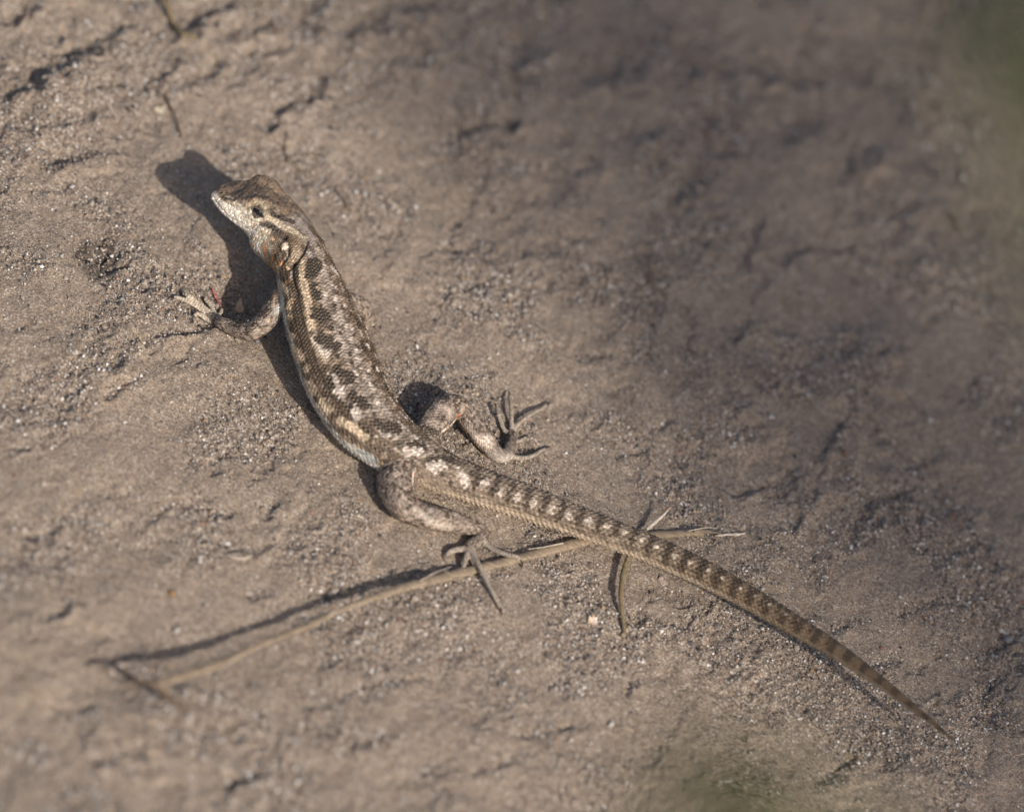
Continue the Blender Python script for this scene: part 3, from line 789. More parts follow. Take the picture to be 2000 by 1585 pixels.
paint([(1440,1080),(1370,1240),(1200,1380)], 16, (34,28,24), .95, .6, Z6)
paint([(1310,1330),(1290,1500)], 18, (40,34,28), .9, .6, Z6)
paint([(1130,955)], 40, (36,30,26), .95, .5, Z6)
for E, EN in ((EYE_L, EYE_LN), (EYE_R, EYE_RN)):
    d = np.linalg.norm(BV - E, axis=1)
    mixc(np.clip((22 - d) / 9 + .5, 0, 1) * .5, lin(160, 146, 116))
    mixc(np.exp(-((d - 13.5) / 3.0) ** 2) * .95 * smooth(2, -3, (BV - E) @ HEAD_UP), lin(212, 202, 178))
    mixc(np.clip((11.5 - d) / 3 + .5, 0, 1) * .9, lin(60, 52, 42))
# skin scale coordinates
sc_limb = np.where(isdig[PART], 5.0, 6.6)
cp = np.where(PART == 0, p_body, S_ / sc_limb); cq = np.where(PART == 0, q_body, TH / (2 * math.pi) * np.where(isdig[PART], 9, 22))
X_ = cp + cq; Y_ = cp - cq
hd = (PART == 0) * smooth(196, 176, SB)
COLR = COLR * (np.clip(COLR.mean(1, keepdims=True), .004, 1) / .17) ** .26
COLR = np.clip(COLR * np.array([1.03, .975, .94]), 0, 1)

m = NT('lizard_skin')
col = m.attr('pigment').outputs['Color']
sv = m.attr('scale_coord').outputs['Vector']
hm = m.attr('head_mask').outputs['Fac']
v = m.obj_vec()
vr = m.voro(sv, 1.0, 'F1', 0.22, '2D'); ve = m.voro(sv, 1.0, 'DISTANCE_TO_EDGE', 0.22, '2D')
hr = m.voro(v, 0.14, 'F1', 0.8); he = m.voro(v, 0.14, 'DISTANCE_TO_EDGE', 0.8)
edge = m.math('SUBTRACT', 1.0, m.maprange(ve.outputs['Distance'], 0.02, 0.20))
hedge = m.math('SUBTRACT', 1.0, m.maprange(he.outputs['Distance'], 0.02, 0.16))
sp = m.n('ShaderNodeSeparateColor'); m.l(vr.outputs['Color'], sp.inputs[0])
hp = m.n('ShaderNodeSeparateColor'); m.l(hr.outputs['Color'], hp.inputs[0])
var = m.mix(hm, sp.outputs[0], hp.outputs[0])
vs = m.maprange(var, 0.0, 1.0, 0.66, 1.36)
c = m.mix(1.0, col, vs, 'MULTIPLY')
hsv = m.n('ShaderNodeHueSaturation'); hsv.inputs['Saturation'].default_value = 0.93; m.l(c, hsv.inputs['Color']); c = hsv.outputs[0]
inv = m.math('SUBTRACT', 1.0, hm)
c = m.mix(m.math('MULTIPLY', m.math('MULTIPLY', edge, inv), 0.42), c, lin(140, 116, 84))
c = m.mix(m.math('MULTIPLY', m.math('MULTIPLY', hedge, hm), 0.5), c, lin(124, 112, 94))
c = m.mix(m.math('MULTIPLY', m.maprange(m.noise(v, 0.35, 3, 0.6), 0.5, 0.75), 0.3), c, lin(60, 50, 42))
m.l(c, m.b.inputs['Base Color'])
m.b.inputs['Roughness'].default_value = 0.52
m.b.inputs['Specular IOR Level'].default_value = 0.45
hs = m.math('MULTIPLY', m.math('SUBTRACT', m.maprange(ve.outputs['Distance'], 0.0, 0.35), m.math('MULTIPLY', edge, 0.0)), inv)
hs = m.math('ADD', hs, m.math('MULTIPLY', m.maprange(he.outputs['Distance'], 0.0, 0.3), m.math('MULTIPLY', hm, 0.85)))
hs = m.math('ADD', hs, m.math('MULTIPLY', m.noise(v, 0.5, 2), 0.3))
m.bump(hs, 0.7, Q * 1.3)
SKIN = m.m

liz = bpy.data.objects.new('lizard', None)
c0 = px(682, 762, 0)
liz.location = (c0[0] * Q, c0[1] * Q, 0)
COL.objects.link(liz)
tag(liz, 'brown blotched spiny lizard with white flecks and pale orange throat, head raised, on sand', 'lizard')
def child(o, par):
    o.parent = par
    o.matrix_parent_inverse = Matrix.Translation(-par.location)
    return o
body = mesh_np('body', BV2, BF, SKIN, attrs={'pigment': ('FLOAT_COLOR', COLR), 'scale_coord': ('FLOAT_VECTOR', np.stack([X_, Y_, np.zeros(nv)], 1)), 'head_mask': ('FLOAT', hd)})
child(body, liz)

# eyes: an almond-shaped moist dark eyeball between the lids
m = NT('eye_dark')
m.b.inputs['Base Color'].default_value = (0.006, 0.005, 0.004, 1); m.b.inputs['Roughness'].default_value = 0.08
m.b.inputs['Coat Weight'].default_value = 0.5
EYEM = m.m
m = NT('eyelid_skin')
v = m.obj_vec(); nn = m.noise(v, 0.5, 3)
m.l(m.mix(nn, lin(104, 92, 74), lin(64, 55, 44)), m.b.inputs['Base Color']); m.b.inputs['Roughness'].default_value = 0.55
LIDM = m.m
FWD = _F
def eye(Pc, Nc, side):
    Nc = unit(Nc); A = unit(FWD - (FWD @ Nc) * Nc); B = np.cross(Nc, A) * side
    ang = math.radians(-12) * side
    A2 = A * math.cos(ang) + np.cross(Nc, A) * math.sin(ang) * side
    B2 = unit(np.cross(Nc, A2)); 
    if B2 @ HEAD_UP < 0: B2 = -B2
    C0 = Pc + Nc * 5.6
    nr, na = 7, 28
    def outline(a, k):
        ca, sa = math.cos(a), math.sin(a)
        x = 11.5 * ca if ca > 0 else 14.5 * ca
        y = 5.9 * sa * (1 - .55 * max(0, -ca) ** 1.5)
        return x * k, y * k
    V = []; F = []
    for i in range(nr + 1):
        k = i / nr
        for j in range(na):
            x, y = outline(2 * math.pi * j / na, max(k, 0.02))
            V.append(C0 + A2 * x + B2 * y + Nc * (2.6 * (1 - k ** 2) - 0.6))
    for i in range(nr):
        for j in range(na):
            F.append((i * na + j, i * na + (j + 1) % na, (i + 1) * na + (j + 1) % na, (i + 1) * na + j))
    e = child(mesh_np('eyeball', V, np.array(F), EYEM), liz)
    P = []
    for j in range(na + 1):
        x, y = outline(2 * math.pi * j / na, 1.12)
        P.append(C0 + A2 * x + B2 * y + Nc * 0.2)
    P = np.array(P)
    T = unit(np.gradient(P, axis=0)); W = np.cross(T, Nc)
    V = []; F = []
    ns = 8
    for i in range(na + 1):
        for j in range(ns):
            a = 2 * math.pi * j / ns
            V.append(P[i] + 1.1 * math.cos(a) * W[i] + 0.9 * math.sin(a) * Nc)
    for i in range(na):
        for j in range(ns):
            F.append((i * ns + j, i * ns + (j + 1) % ns, (i + 1) * ns + (j + 1) % ns, (i + 1) * ns + j))
    child(mesh_np('eyelid', V, np.array(F), LIDM), liz)
eye(EYE_L, EYE_LN, 1); eye(EYE_R, EYE_RN, -1)

m = NT('claw_horn')
m.b.inputs['Base Color'].default_value = (*lin(52, 38, 26), 1); m.b.inputs['Roughness'].default_value = 0.3
CLAWM = m.m
CLAWS = {1: (332, 592), 2: (350, 574), 3: (396, 590), 4: (377, 632), 5: (433, 596), 7: (717, 652), 8: (704, 664), 9: (734, 643), 11: (966, 787), 12: (994, 761), 13: (1076, 786), 14: (1074, 872), 15: (1032, 850),
         17: (871, 1098), 18: (980, 1204), 19: (1019, 1111), 20: (897, 1118), 21: (932, 1122)}
for k, (u, v_) in CLAWS.items():
    L = LIMBS[k - 1] if False else LIMBS[k]
    a = L['P'][-1]; d = unit(L['P'][-1] - L['P'][-3])
    tip = on_ground(u, v_, 1.0)
    mid = a + d * 0.55 * np.linalg.norm(tip - a) + np.array([0, 0, 1.5])
    t = np.linspace(0, 1, 9)[:, None]
    C = (1 - t) ** 2 * (a - d * 1.5) + 2 * t * (1 - t) * mid + t ** 2 * tip
    V, F = tube(C, np.linspace(2.5, 0.35, 9), 8)
    child(mesh_np('claw', V, F, CLAWM), liz)

# ------------------------------------------------------------------ dry stems and litter
def straw_mat(name, c1, c2, rough=0.75):
    m = NT(name)
    v = m.obj_vec()
    st = m.noise(m.vmath('MULTIPLY', v, (0.02, 0.3, 0.3)), 1.0, 4, 0.7)
    n = m.noise(v, 0.05, 4, 0.6)
    c = m.mix(m.maprange(st, 0.3, 0.7), c1, c2)
    c = m.mix(m.math('MULTIPLY', m.maprange(n, 0.5, 0.75), 0.6), c, np.asarray(c2) * 0.45)
    m.l(c, m.b.inputs['Base Color']); m.b.inputs['Roughness'].default_value = rough
    m.bump(m.math('ADD', st, n), 0.7, Q * 1.5)
    return m.m
STRAW = straw_mat('dry_straw', lin(150, 130, 105), lin(104, 90, 74))
GREENISH = straw_mat('dry_green_straw', lin(134, 117, 84), lin(94, 79, 54))
PALE = straw_mat('bleached_straw', lin(206, 194, 176), lin(170, 150, 130))
BROWN = straw_mat('dark_stem', lin(104, 82, 60), lin(66, 52, 40))

def stem(name, pts, mat, parent=None, flat=0.8, nseg=10, rag=0.14):
    rows_ = catmull(np.array([[*on_ground(u, v_, h), r] for u, v_, h, r in pts]), 6)
    P = rows_[:, :3]; R = np.maximum(rows_[:, 3], 0.3)
    R = R * (1 + rag * rng.normal(size=len(R)))
    V, F = tube(P, R, nseg, flat=flat)
    V = V + rng.normal(size=V.shape) * 0.18
    return mesh_np(name, V, F, mat, parent)
def thing_at(name, pts, label, cat, group=None):
    o = bpy.data.objects.new(name, None); COL.objects.link(o)
    p = on_ground(pts[0], pts[1]); o.location = (p[0] * Q, p[1] * Q, p[2] * Q)
    return tag(o, label, cat, group)

t = thing_at('dry_grass_stem', (1000, 1090), 'long dry straw-coloured stem lying under the left hind foot and the tail', 'dry stem')
child(stem('stem', [(306,1336,84,7.5),(345,1322,74,9),(420,1298,62,9),(500,1262,54,8),(592,1225,48,6.5),(600,1222,48,8.8),(608,1218,48,6.6),(660,1192,44,6.5),(730,1166,38,7.5),(800,1143,30,9),(862,1128,20,10.5),(873,1124,19,13),(884,1121,17,10),(940,1108,7,10),(1010,1090,13,10),(1080,1072,18,10.5),(1150,1055,9,10),(1210,1050,8,10),(1270,1045,8,9.5),(1330,1041,7,9),(1372,1039,6,9)], STRAW, flat=.55), t)
child(stem('broken_end', [(1355,1036,9,7),(1380,1037,9,4.5),(1408,1041,8,1.2)], STRAW, flat=.5), t)
child(stem('side_shoot', [(300,1334,86,5),(318,1352,62,5.5),(345,1372,40,4.5),(368,1384,22,3)], BROWN, flat=.9), t)
child(stem('side_shoot', [(306,1336,84,4.5),(272,1332,86,4),(250,1334,88,3),(238,1336,90,1.8)], BROWN, flat=.9), t)
for fp in ([(640,1206,50,1.0),(655,1190,58,.9),(668,1178,60,.6)], [(820,1134,34,1.1),(850,1118,36,.9),(882,1106,30,.6)], [(1100,1060,26,1.2),(1060,1068,30,1.0),(1030,1072,30,.6)], [(1345,1036,18,1.2),(1378,1030,18,1.0),(1402,1031,12,.6)], [(470,1276,64,1.0),(440,1300,66,.8),(425,1316,60,.5)]):
    child(stem('fibre', fp, PALE, nseg=6), t)
t = thing_at('curved_stem', (1215, 1180), 'curved olive-brown stem crossing under the tail with a pale pointed tip', 'dry stem')
child(stem('stem', [(1213,1242,4,3),(1219,1232,6,4.5),(1216,1205,10,4.6),(1213,1170,16,5.4),(1215,1135,20,5.2),(1221,1105,20,5.2),(1230,1080,16,4.4),(1243,1056,10,4),(1262,1034,14,3.8)], GREENISH, flat=.85), t)
child(stem('tip', [(1262,1034,14,3.8),(1282,1017,22,3.4),(1298,1003,28,2.4),(1309,990,33,.7)], PALE, flat=.7), t)
def single(name, pts, mat, label, cat, **kw):
    return tag(stem(name, pts, mat, **kw), label, cat)
single('straw_sliver', [(1396,1046,4,1.5),(1420,1043,6,3.0),(1440,1043,6,2.8),(1456,1041,5,1.2)], PALE, 'short bleached sliver at the right end of the long stem', 'straw')
single('straw_sliver', [(655,372,6,1.6),(668,384,10,2.2),(680,400,10,2.2),(692,418,4,1.6)], STRAW, 'thin curved straw on the sand right of the lizard head', 'straw')
single('upright_stalk', [(1272,566,2,3.6),(1270,540,10,3.4),(1268,515,22,3.0),(1269,497,34,1.4)], BROWN, 'short dark stalk standing out of focus in the middle distance', 'stalk')
single('bent_stem', [(318,-12,16,4.6),(328,14,16,5),(340,46,14,5.5),(356,64,10,5.5),(386,75,4,4)], GREENISH, 'bent olive stem entering at the top edge above the lizard', 'dry stem')
single('straw_sliver', [(442,1082,3,1.5),(458,1088,6,2.6),(475,1090,6,2.4),(492,1084,2,1.2)], PALE, 'small curved pale straw below and left of the hind knee', 'straw')
single('straw_sliver', [(636,1198,4,1),(630,1210,14,1.3),(622,1218,20,1.1)], PALE, 'tiny pale bristle standing by the long stem', 'straw')
single('thin_stem', [(322,185,5,2),(335,212,8,2.4),(345,235,8,2.2),(354,268,4,1.6)], BROWN, 'thin dark stem lying on the sand above the head shadow', 'dry stem')
single('straw_sliver', [(1850,412,6,3),(1866,430,10,4),(1876,455,6,3)], GREENISH, 'short blurred tan stem in the dim upper right', 'straw')
single('thin_stem', [(560,262,3,1.6),(556,290,4,2),(562,318,2,1.6)], BROWN, 'faint short stem on sand between the ledge shadow and head', 'dry stem')

# small flakes: petal shapes with thickness
def flake(name, u, v_, outline, h, mat, label, cat, lift=3.0, tilt=(0.2, 0.1), attrs=None):
    c = on_ground(u, v_, 0)
    ex = np.array([CX[0], CX[1], 0]); ex /= np.linalg.norm(ex); ey = np.cross([0, 0, 1.0], ex)
    n = len(outline)
    V = []; F = []
    top = []; bot = []
    for (a, b) in outline:
        p = c + ex * a + ey * b
        z = c[2] + lift + tilt[0] * a + tilt[1] * b + 0.012 * (a * a + b * b)
        top.append([p[0], p[1], z]); bot.append([p[0], p[1], z - h])
    V = top + bot + [[c[0], c[1], c[2] + lift]] + [[c[0], c[1], c[2] + lift - h]]
    for i in range(n):
        j = (i + 1) % n
        F.append((i, j, n + j, n + i)); 
    for i in range(n):
        j = (i + 1) % n
        F.append((2 * n, i, j, j)); F.append((2 * n + 1, n + j, n + i, n + i))
    me = bpy.data.meshes.new(name)
    me.from_pydata([[x * Q for x in p] for p in V], [], [tuple(dict.fromkeys(f)) for f in F]); me.update()
    me.materials.append(mat); o = bpy.data.objects.new(name, me); COL.objects.link(o)
    return tag(o, label, cat)
def flake_mat(name, rgb, rgb2):
    m = NT(name); v = m.obj_vec(); n = m.noise(v, 0.12, 3)
    m.l(m.mix(m.maprange(n, .4, .62), lin(*rgb), lin(*rgb2)), m.b.inputs['Base Color']); m.b.inputs['Roughness'].default_value = .6
    return m.m
flake('petal_flake', 1157, 1213, [(-9,3),(-6,10),(-2,6),(1,13),(4,7),(9,9),(8,2),(10,-5),(3,-4),(1,-10),(-4,-6),(-9,-6)], 1.0, flake_mat('white_petal', (226,214,196), (190,150,110)), 'small ragged white petal on the sand left of the curved stem', 'petal')
flake('petal_flake', 466, 603, [(-8,-10),(-7,2),(-2,13),(1,15),(4,8),(8,0),(8,-10),(0,-12)], 1.2, flake_mat('tan_flake', (192,164,130), (168,142,112)), 'pale tan pointed flake beside the left forearm', 'flake', 8, (0.0, .5))
o = single('red_petal', [(414,562,8,2),(419,573,10,4.2),(425,585,8,3),(430,595,5,1.8),(432,600,3,1)], flake_mat('red_petal', (128,62,66), (170,118,110)), 'narrow crimson petal standing in the shadow by the left hand', 'petal', flat=.5)
flake('white_flake', 310, 218, [(-12,2),(-5,9),(2,6),(9,10),(12,0),(6,-8),(-3,-5)], 1.2, flake_mat('cream_flake', (200,188,160), (176,160,132)), 'cream crumbly flake at the foot of the thin dark stem', 'flake')

# pebbles one can pick out
def ico(sub=0):
    t = (1 + 5 ** .5) / 2
    V = [(-1,t,0),(1,t,0),(-1,-t,0),(1,-t,0),(0,-1,t),(0,1,t),(0,-1,-t),(0,1,-t),(t,0,-1),(t,0,1),(-t,0,-1),(-t,0,1)]
    F = [(0,11,5),(0,5,1),(0,1,7),(0,7,10),(0,10,11),(1,5,9),(5,11,4),(11,10,2),(10,7,6),(7,1,8),(3,9,4),(3,4,2),(3,2,6),(3,6,8),(3,8,9),(4,9,5),(2,4,11),(6,2,10),(8,6,7),(9,8,1)]
    V = [np.array(x, float) / np.linalg.norm(x) for x in V]
    for _ in range(sub):
        mid = {}; NF = []
        def mp(a, b):
            k = (min(a, b), max(a, b))
            if k not in mid:
                w = V[a] + V[b]; V.append(w / np.linalg.norm(w)); mid[k] = len(V) - 1
            return mid[k]
        for a, b, c_ in F:
            x, y, z = mp(a, b), mp(b, c_), mp(c_, a); NF += [(a, x, z), (b, y, x), (c_, z, y), (x, y, z)]
        F = NF
    return np.array(V), np.array(F)
def stone_mat(name, rgb):
    m = NT(name); v = m.obj_vec(); n = m.noise(v, 0.25, 4, .7)
    m.l(m.mix(m.maprange(n, .3, .7), lin(*rgb), lin(*[x * .72 for x in rgb])), m.b.inputs['Base Color'])
    m.b.inputs['Roughness'].default_value = .55; m.bump(n, .5, Q * 1.5); return m.m
PM = {k: stone_mat('pebble_' + k, c_) for k, c_ in dict(white=(188,180,168), grey=(134,130,126), amber=(158,120,72), rust=(132,90,70), pink=(174,152,138), cream=(176,162,138)).items()}
IV, IF = ico(2)
PEB = [(238,585,6.5,'grey','round grey pebble in the sand left of the front claws'), (1585,1310,5.5,'amber','amber pebble just below the tail shadow'),
 (1290,1130,7,'pink','pale pinkish pebble on grit right of the curved stem'), (1186,1122,5,'cream','cream pebble left of the curved stem'), (1490,1151,6.5,'white','white oblong pebble against the upper edge of the tail'),
 (1478,1138,5,'white','small white pebble beside the oblong one above the tail'), (1509,1141,3.6,'grey','black-grey speck of stone above the tail'), (638,375,5,'white','white pebble on the sand right of the head crown'),
 (15,135,6,'white','white pebble near the left edge under the upper shadows'), (154,215,6,'white','white pebble left of the small triangular shadow'), (368,288,5,'white','pale pebble above the head shadow by the sand crease'),
 (335,1160,9,'amber','blurred ochre stone in the lower left sand'), (492,816,5,'white','white pebble on the sand left of the belly'), (225,1055,6,'cream','cream blurred pebble in the left foreground'),
 (345,1232,9,'white','white blurred pebble above the long stem shadow'), (1505,815,8,'white','pale stone in the soft shade right of centre'), (1815,822,9,'white','white stone in the shade by the right side'),
 (1908,262,11,'white','bright blurred stone in the dim upper right'), (1344,1200,4.5,'white','tiny white pebble in the ring right of the curved stem'), (1450,1405,6,'grey','pale grey pebble under the middle of the tail'),
 (1192,1415,9,'white','pale stone in the grit of the lower centre'), (1970,1252,14,'grey','grey stone sunk in the crust at the right edge'), (1955,1232,8,'white','small pale stone on top of the grey one at the right edge'),
 (1530,235,10,'white','blurred white stone beside the lit hump in upper right'), (1380,262,9,'rust','blurred rusty stone in the upper shade'), (1722,1265,6,'rust','rust-brown pebble right of the tail'),
 (60,600,5,'cream','cream pebble in the open sand at the left edge'), (128,545,5.5,'white','white pebble under the crumbled pit'), (120,500,6,'white','pale pebble left of the crumbled pit'),
 (955,700,6,'white','pale pebble on the sand right of the back'), (870,775,5,'white','small white grain above the right knee'), (1145,1025,4,'white','little white grain against the tail above the stem'),
 (1010,1310,7,'white','white grain in the sand below the long toe'), (860,1290,6,'rust','rust-red grain in the lower sand'), (700,1270,6,'pink','pinkish pebble in the sand under the long stem'),
 (1650,885,7,'rust','reddish stone in the shaded grit right of centre'), (1860,1010,7,'rust','red-brown stone on the rim of the oval crust plate')]
for (u, v_, r, kc, lab) in PEB:
    c = on_ground(u, v_, 0); r = r * .8
    s3 = np.array([1.0, rng.uniform(.65, .95), rng.uniform(.55, .8)]); a = rng.uniform(0, 6.28)
    W = IV * (1 + 0.16 * np.sin(IV @ rng.normal(size=(3, 3)) * 2.2).sum(1, keepdims=True) / 1.6) * s3 * r
    Rm = np.array([[math.cos(a), -math.sin(a), 0], [math.sin(a), math.cos(a), 0], [0, 0, 1]])
    W = W @ Rm.T
    o = mesh_np('pebble', W, IF, PM[kc]); o.location = (c[0] * Q, c[1] * Q, (c[2] + r * .35) * Q)
    tag(o, lab, 'pebble')

# loose grit: sand grains nobody could count
NG = 100000
gxr = rng.uniform(-1290, 1290, NG * 6); gyr = rng.uniform(-1500, 1540, NG * 6)
gu, gv, _z = proj(np.stack([gxr, gyr, np.zeros_like(gxr)], 1))
ok = (gu > -60) & (gu < 2060) & (gv > -60) & (gv < 1645)
gr = bil(GRIT, gxr, gyr); cl = smooth(-.2, .5, fbm(gxr, gyr, 90, 3, 131))
ok &= rng.random(len(gxr)) < (0.26 + 0.74 * np.clip(gr, 0, 1) * (0.35 + 0.65 * cl))
sel = np.where(ok)[0][:NG]
gxr, gyr, gr = gxr[sel], gyr[sel], gr[sel]
NG = len(sel)
gz_ = bil(GH, gxr, gyr)
rad = np.clip(np.exp(rng.normal(0.5, 0.4, NG)) * (0.78 + .5 * gr), .7, 5.2)
OV = np.array([(1,0,0),(-1,0,0),(0,1,0),(0,-1,0),(0,0,1),(0,0,-1.0)])
OF = np.array([(0,2,4),(2,1,4),(1,3,4),(3,0,4),(2,0,5),(1,2,5),(3,1,5),(0,3,5)])
A = rng.normal(size=(NG, 3, 3)); Qm, _ = np.linalg.qr(A)
GVv = np.einsum('ni,nij->nij', np.ones((NG, 6)), np.ones((NG, 6, 3))) * OV[None] * rng.uniform(.65, 1.15, (NG, 6, 1))
GVv = np.einsum('nij,nkj->nik', GVv, Qm) * rad[:, None, None]
GVv[..., 2] *= .85
GVv += np.stack([gxr, gyr, gz_ + rad * .3], 1)[:, None]
pal = np.array([lin(*c_) for c_ in [(150,132,112),(132,116,100),(168,150,130),(112,100,92),(84,76,72),(58,52,50),(186,174,160),(200,192,182),(214,208,200),(152,112,88),(126,86,70),(164,138,104),(126,126,124)]])
pw = np.array([20,18,15,11,9,8,9,7,4,.8,.7,1.2,5.]); pw /= pw.sum()
gc = pal[rng.choice(len(pal), NG, p=pw)] * rng.uniform(.85, 1.12, (NG, 1))
m = NT('grit_grain')
m.l(m.attr('tint').outputs['Color'], m.b.inputs['Base Color']); m.b.inputs['Roughness'].default_value = .5
m.b.inputs['Specular IOR Level'].default_value = .5
F = (OF[None] + (np.arange(NG) * 6)[:, None, None]).reshape(-1, 3)
g = mesh_np('loose_grit', GVv.reshape(-1, 3), F, m.m, smooth_shade=False, attrs={'tint': ('FLOAT_COLOR', np.repeat(gc, 6, 0))})
tag(g, 'loose coarse sand grains, white grey and rust, scattered over the crust', 'grit', kind='stuff')

# soil crumbs, larger and duller than the grit
IV0, IF0 = ico(0)
NC = 3600
cxr = rng.uniform(-1250, 1250, NC * 8); cyr = rng.uniform(-1450, 1500, NC * 8)
cu_, cv_, _ = proj(np.stack([cxr, cyr, np.zeros_like(cxr)], 1))
okc = (cu_ > -40) & (cu_ < 2040) & (cv_ > -40) & (cv_ < 1625) & (rng.random(NC * 8) < .03 + .97 * bil(GRIT, cxr, cyr) ** 2 * smooth(-.1, .5, fbm(cxr, cyr, 120, 3, 171)))
sel = np.where(okc)[0][:NC]; cxr, cyr = cxr[sel], cyr[sel]; NC = len(sel)
cr = np.clip(np.exp(rng.normal(1.25, .35, NC)), 2.4, 8.5)
cvv = IV0[None] * rng.uniform(.7, 1.15, (NC, 12, 1)) * cr[:, None, None] * np.array([1, 1, .75])
cvv += np.stack([cxr, cyr, bil(GH, cxr, cyr) + cr * .25], 1)[:, None]
ctint = np.array([lin(150, 136, 120), lin(128, 116, 104), lin(106, 96, 88), lin(166, 154, 140)])[rng.integers(0, 4, NC)]
m = NT('soil_crumb_mat'); v = m.obj_vec()
m.l(m.mix(m.math('MULTIPLY', m.noise(v, .5, 3), .6), m.attr('tint').outputs['Color'], lin(96, 86, 78)), m.b.inputs['Base Color'])
m.b.inputs['Roughness'].default_value = .9; m.bump(m.noise(v, .6, 3), .8, Q * 1.5)
g = mesh_np('soil_crumbs', cvv.reshape(-1, 3), (IF0[None] + (np.arange(NC) * 12)[:, None, None]).reshape(-1, 3), m.m, smooth_shade=False, attrs={'tint': ('FLOAT_COLOR', np.repeat(ctint, 12, 0))})
tag(g, 'small dull crumbs of crusted soil lying in the hollows', 'soil crumbs', kind='stuff')

# ------------------------------------------------------------------ plants
def leaf_mat(name, c1, c2):
    m = NT(name); v = m.obj_vec(); n = m.noise(v, 0.004, 3)
    m.l(m.mix(n, c1, c2), m.b.inputs['Base Color']); m.b.inputs['Roughness'].default_value = .5
    m.b.inputs['Transmission Weight'].default_value = 0.0
    return m.m
LEAF = leaf_mat('grass_green', lin(76, 82, 46), lin(94, 96, 60))
LEAF2 = leaf_mat('shrub_leaf', lin(74, 92, 54), lin(98, 106, 66))

def ray_pt(u, v_, t):
    d = -CZ * DIST + CX * (u - 1000.0) - CY * (v_ - 792.5)
    return CAM + d * t
def blade(pts, width, parent, name='blade'):
    C = catmull(pts, 8)
    n = len(C); k = np.linspace(0, 1, n)
    w = width * np.sqrt(np.clip(1 - k, 0, 1)) * np.clip(.5 + k * 2, 0, 1)
    T = unit(np.gradient(C, axis=0)); Sd = unit(np.cross(T, CZ + np.array([.3, .1, .2]))); Nr = np.cross(Sd, T)
    V = []; F = []
    for i in range(n):
        for a, b in ((-.5, 0), (0, -.12), (.5, 0), (0, .02 + 2.5 / max(w[i], 1e-3) * .2)):
            V.append(C[i] + Sd[i] * a * w[i] + Nr[i] * b * max(w[i], 1.0))
    for i in range(n - 1):
        for j in range(4):
            F.append((i * 4 + j, i * 4 + (j + 1) % 4, (i + 1) * 4 + (j + 1) % 4, (i + 1) * 4 + j))
    return child(mesh_np(name, V, np.array(F), LEAF), parent)

def tuft(root, tips, width, label):
    o = bpy.data.objects.new('grass_tuft', None); COL.objects.link(o)
    r0 = np.array([root[0], root[1], gz(root[0], root[1])])
    o.location = tuple(r0 * Q); tag(o, label, 'grass')
    for (tip, mid) in tips:
        b = r0 + np.array([rng.uniform(-60, 60), rng.uniform(-60, 60), -15])
        m1 = b * .55 + mid * .45 + np.array([0, 0, 250])
        blade([b, m1, mid, tip], width * rng.uniform(.8, 1.2), o)
# in front of the lens, right corner and lower edge, both far out of focus
tips = []
for (u, v_, t_) in [(1850,20,.50),(1920,120,.52),(1960,60,.46),(1890,60,.55),(1990,180,.50),(2010,0,.48),(2010,330,.5),(1930,30,.44),(1960,200,.47),(1980,110,.49),(1900,-20,.5),(2000,420,.52),(1860,80,.42),(1900,240,.44),(1940,-40,.4),(1980,300,.46),(1830,-30,.46),(1950,150,.5),(1990,60,.53),(1760,-60,.42),(1800,20,.44),(1780,-20,.5),(1850,150,.42),(1930,330,.42),(1960,440,.44),(1880,-60,.46),(1820,60,.48),(1990,520,.46)]:
    tips.append((ray_pt(u, v_, t_), ray_pt(u + 700, v_ + 60, t_ + .04)))
tuft((4200, 4200), tips, 46, 'green grass blades hanging into the upper right corner, far out of focus')
tips = []
for (u, v_, t_) in [(1420,1470,.50),(1500,1530,.48),(1330,1500,.47),(1460,1500,.44),(1380,1540,.46),(1280,1540,.5),(1540,1570,.46),(1400,1400,.45),(1340,1440,.48),(1450,1430,.5),(1250,1490,.44),(1200,1440,.5),(1300,1380,.52),(1500,1480,.46)]:
    tips.append((ray_pt(u, v_, t_), ray_pt(u + 60, v_ + 700, t_ + .04)))
tuft((700, -5200), tips, 34, 'thin green grass blades rising at the lower edge, blurred in front of the sand')

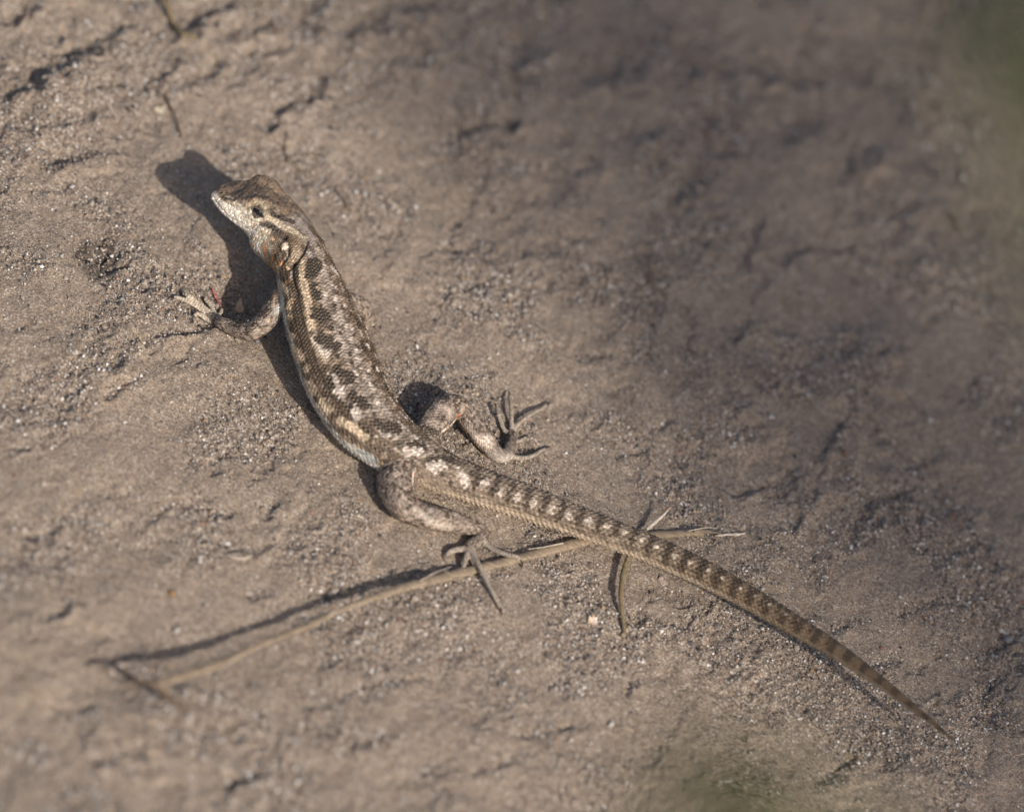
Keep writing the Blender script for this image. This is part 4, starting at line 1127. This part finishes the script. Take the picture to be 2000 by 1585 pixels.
# the shrub is unseen, added so its leaves shade the right of the sand
shade_shrub = bpy.data.objects.new('shade_shrub', None); COL.objects.link(shade_shrub)
SD = 30000.0
G0 = px(1000, 792)
e1 = px(860, 0); e2 = px(1840, 1300)                  # rim of the shade on the ground
mid_ = (e1 + e2) / 2; along = unit(e2 - e1); outn = np.array([along[1], -along[0], 0.0])
if (px(1800, 300) - mid_) @ outn < 0: outn = -outn
RC = 4200.0
Cc = mid_ + outn * 2750 + SUNV * SD
shade_shrub.location = (Cc[0] * Q, Cc[1] * Q, 0)
tag(shade_shrub, 'leafy green shrub added out of view, its crown laid out to shade the right side', 'shade_shrub')
NLF = 29000
pa = rng.uniform(-4600, 4600, NLF * 3); pb = rng.uniform(-500, 5600, NLF * 3)
dens = smooth(-500, 350, pb) * smooth(5600, 4200, pb) * smooth(4600, 3600, np.abs(pa)) * np.clip(.8 + .9 * fbm(pa, pb, 1100, 3, 200), .15, 1.6)
dens *= 1 - .3 * smooth(200, 1200, pa * np.sign((e2 - e1) @ along))
kk = np.where(rng.random(NLF * 3) < dens * .52)[0][:NLF]
NLF = len(kk); pa, pb = pa[kk], pb[kk]
lp = mid_ + along * pa[:, None] + outn * pb[:, None] + SUNV * (SD + rng.uniform(-1, 1, NLF) * 3600 * np.sqrt(np.clip(1 - ((pb - 2750) / 2900) ** 2, .02, 1)))[:, None]
print('leaves', NLF)
ln = unit(rng.normal(size=(NLF, 3)) + np.array([0, 0, .6])); lt = unit(np.cross(ln, rng.normal(size=(NLF, 3)))); lb = np.cross(ln, lt)
lsz = rng.uniform(55, 100, NLF)[:, None]
V = np.stack([lp - lt * lsz, lp + lb * lsz * .42 + ln * 8, lp + lt * lsz, lp - lb * lsz * .42 + ln * 8], 1).reshape(-1, 3)
F = np.arange(NLF * 4).reshape(-1, 4)
o = child(mesh_np('foliage', V, F, LEAF2, smooth_shade=False), shade_shrub); o['kind'] = 'stuff'
base = np.array([Cc[0], Cc[1], gz(Cc[0], Cc[1]) - 20])
BARK = straw_mat('bark', lin(104, 88, 72), lin(70, 58, 48))
for k in range(7):
    a = k * 2 * math.pi / 7 + .3
    e = Cc + np.array([math.cos(a) * RC * .55, math.sin(a) * RC * .55, RC * .25 * math.sin(k * 2.1)])
    C = catmull([base + np.array([math.cos(a) * 60, math.sin(a) * 60, 0]), base * .45 + e * .55 + np.array([0, 0, 900]) - np.array([math.cos(a), math.sin(a), 0]) * 500, e], 8)
    V, F = tube(C, np.linspace(130, 22, len(C)), 8, up=(1, .2, .1))
    child(mesh_np('branch', V, F, BARK), shade_shrub)
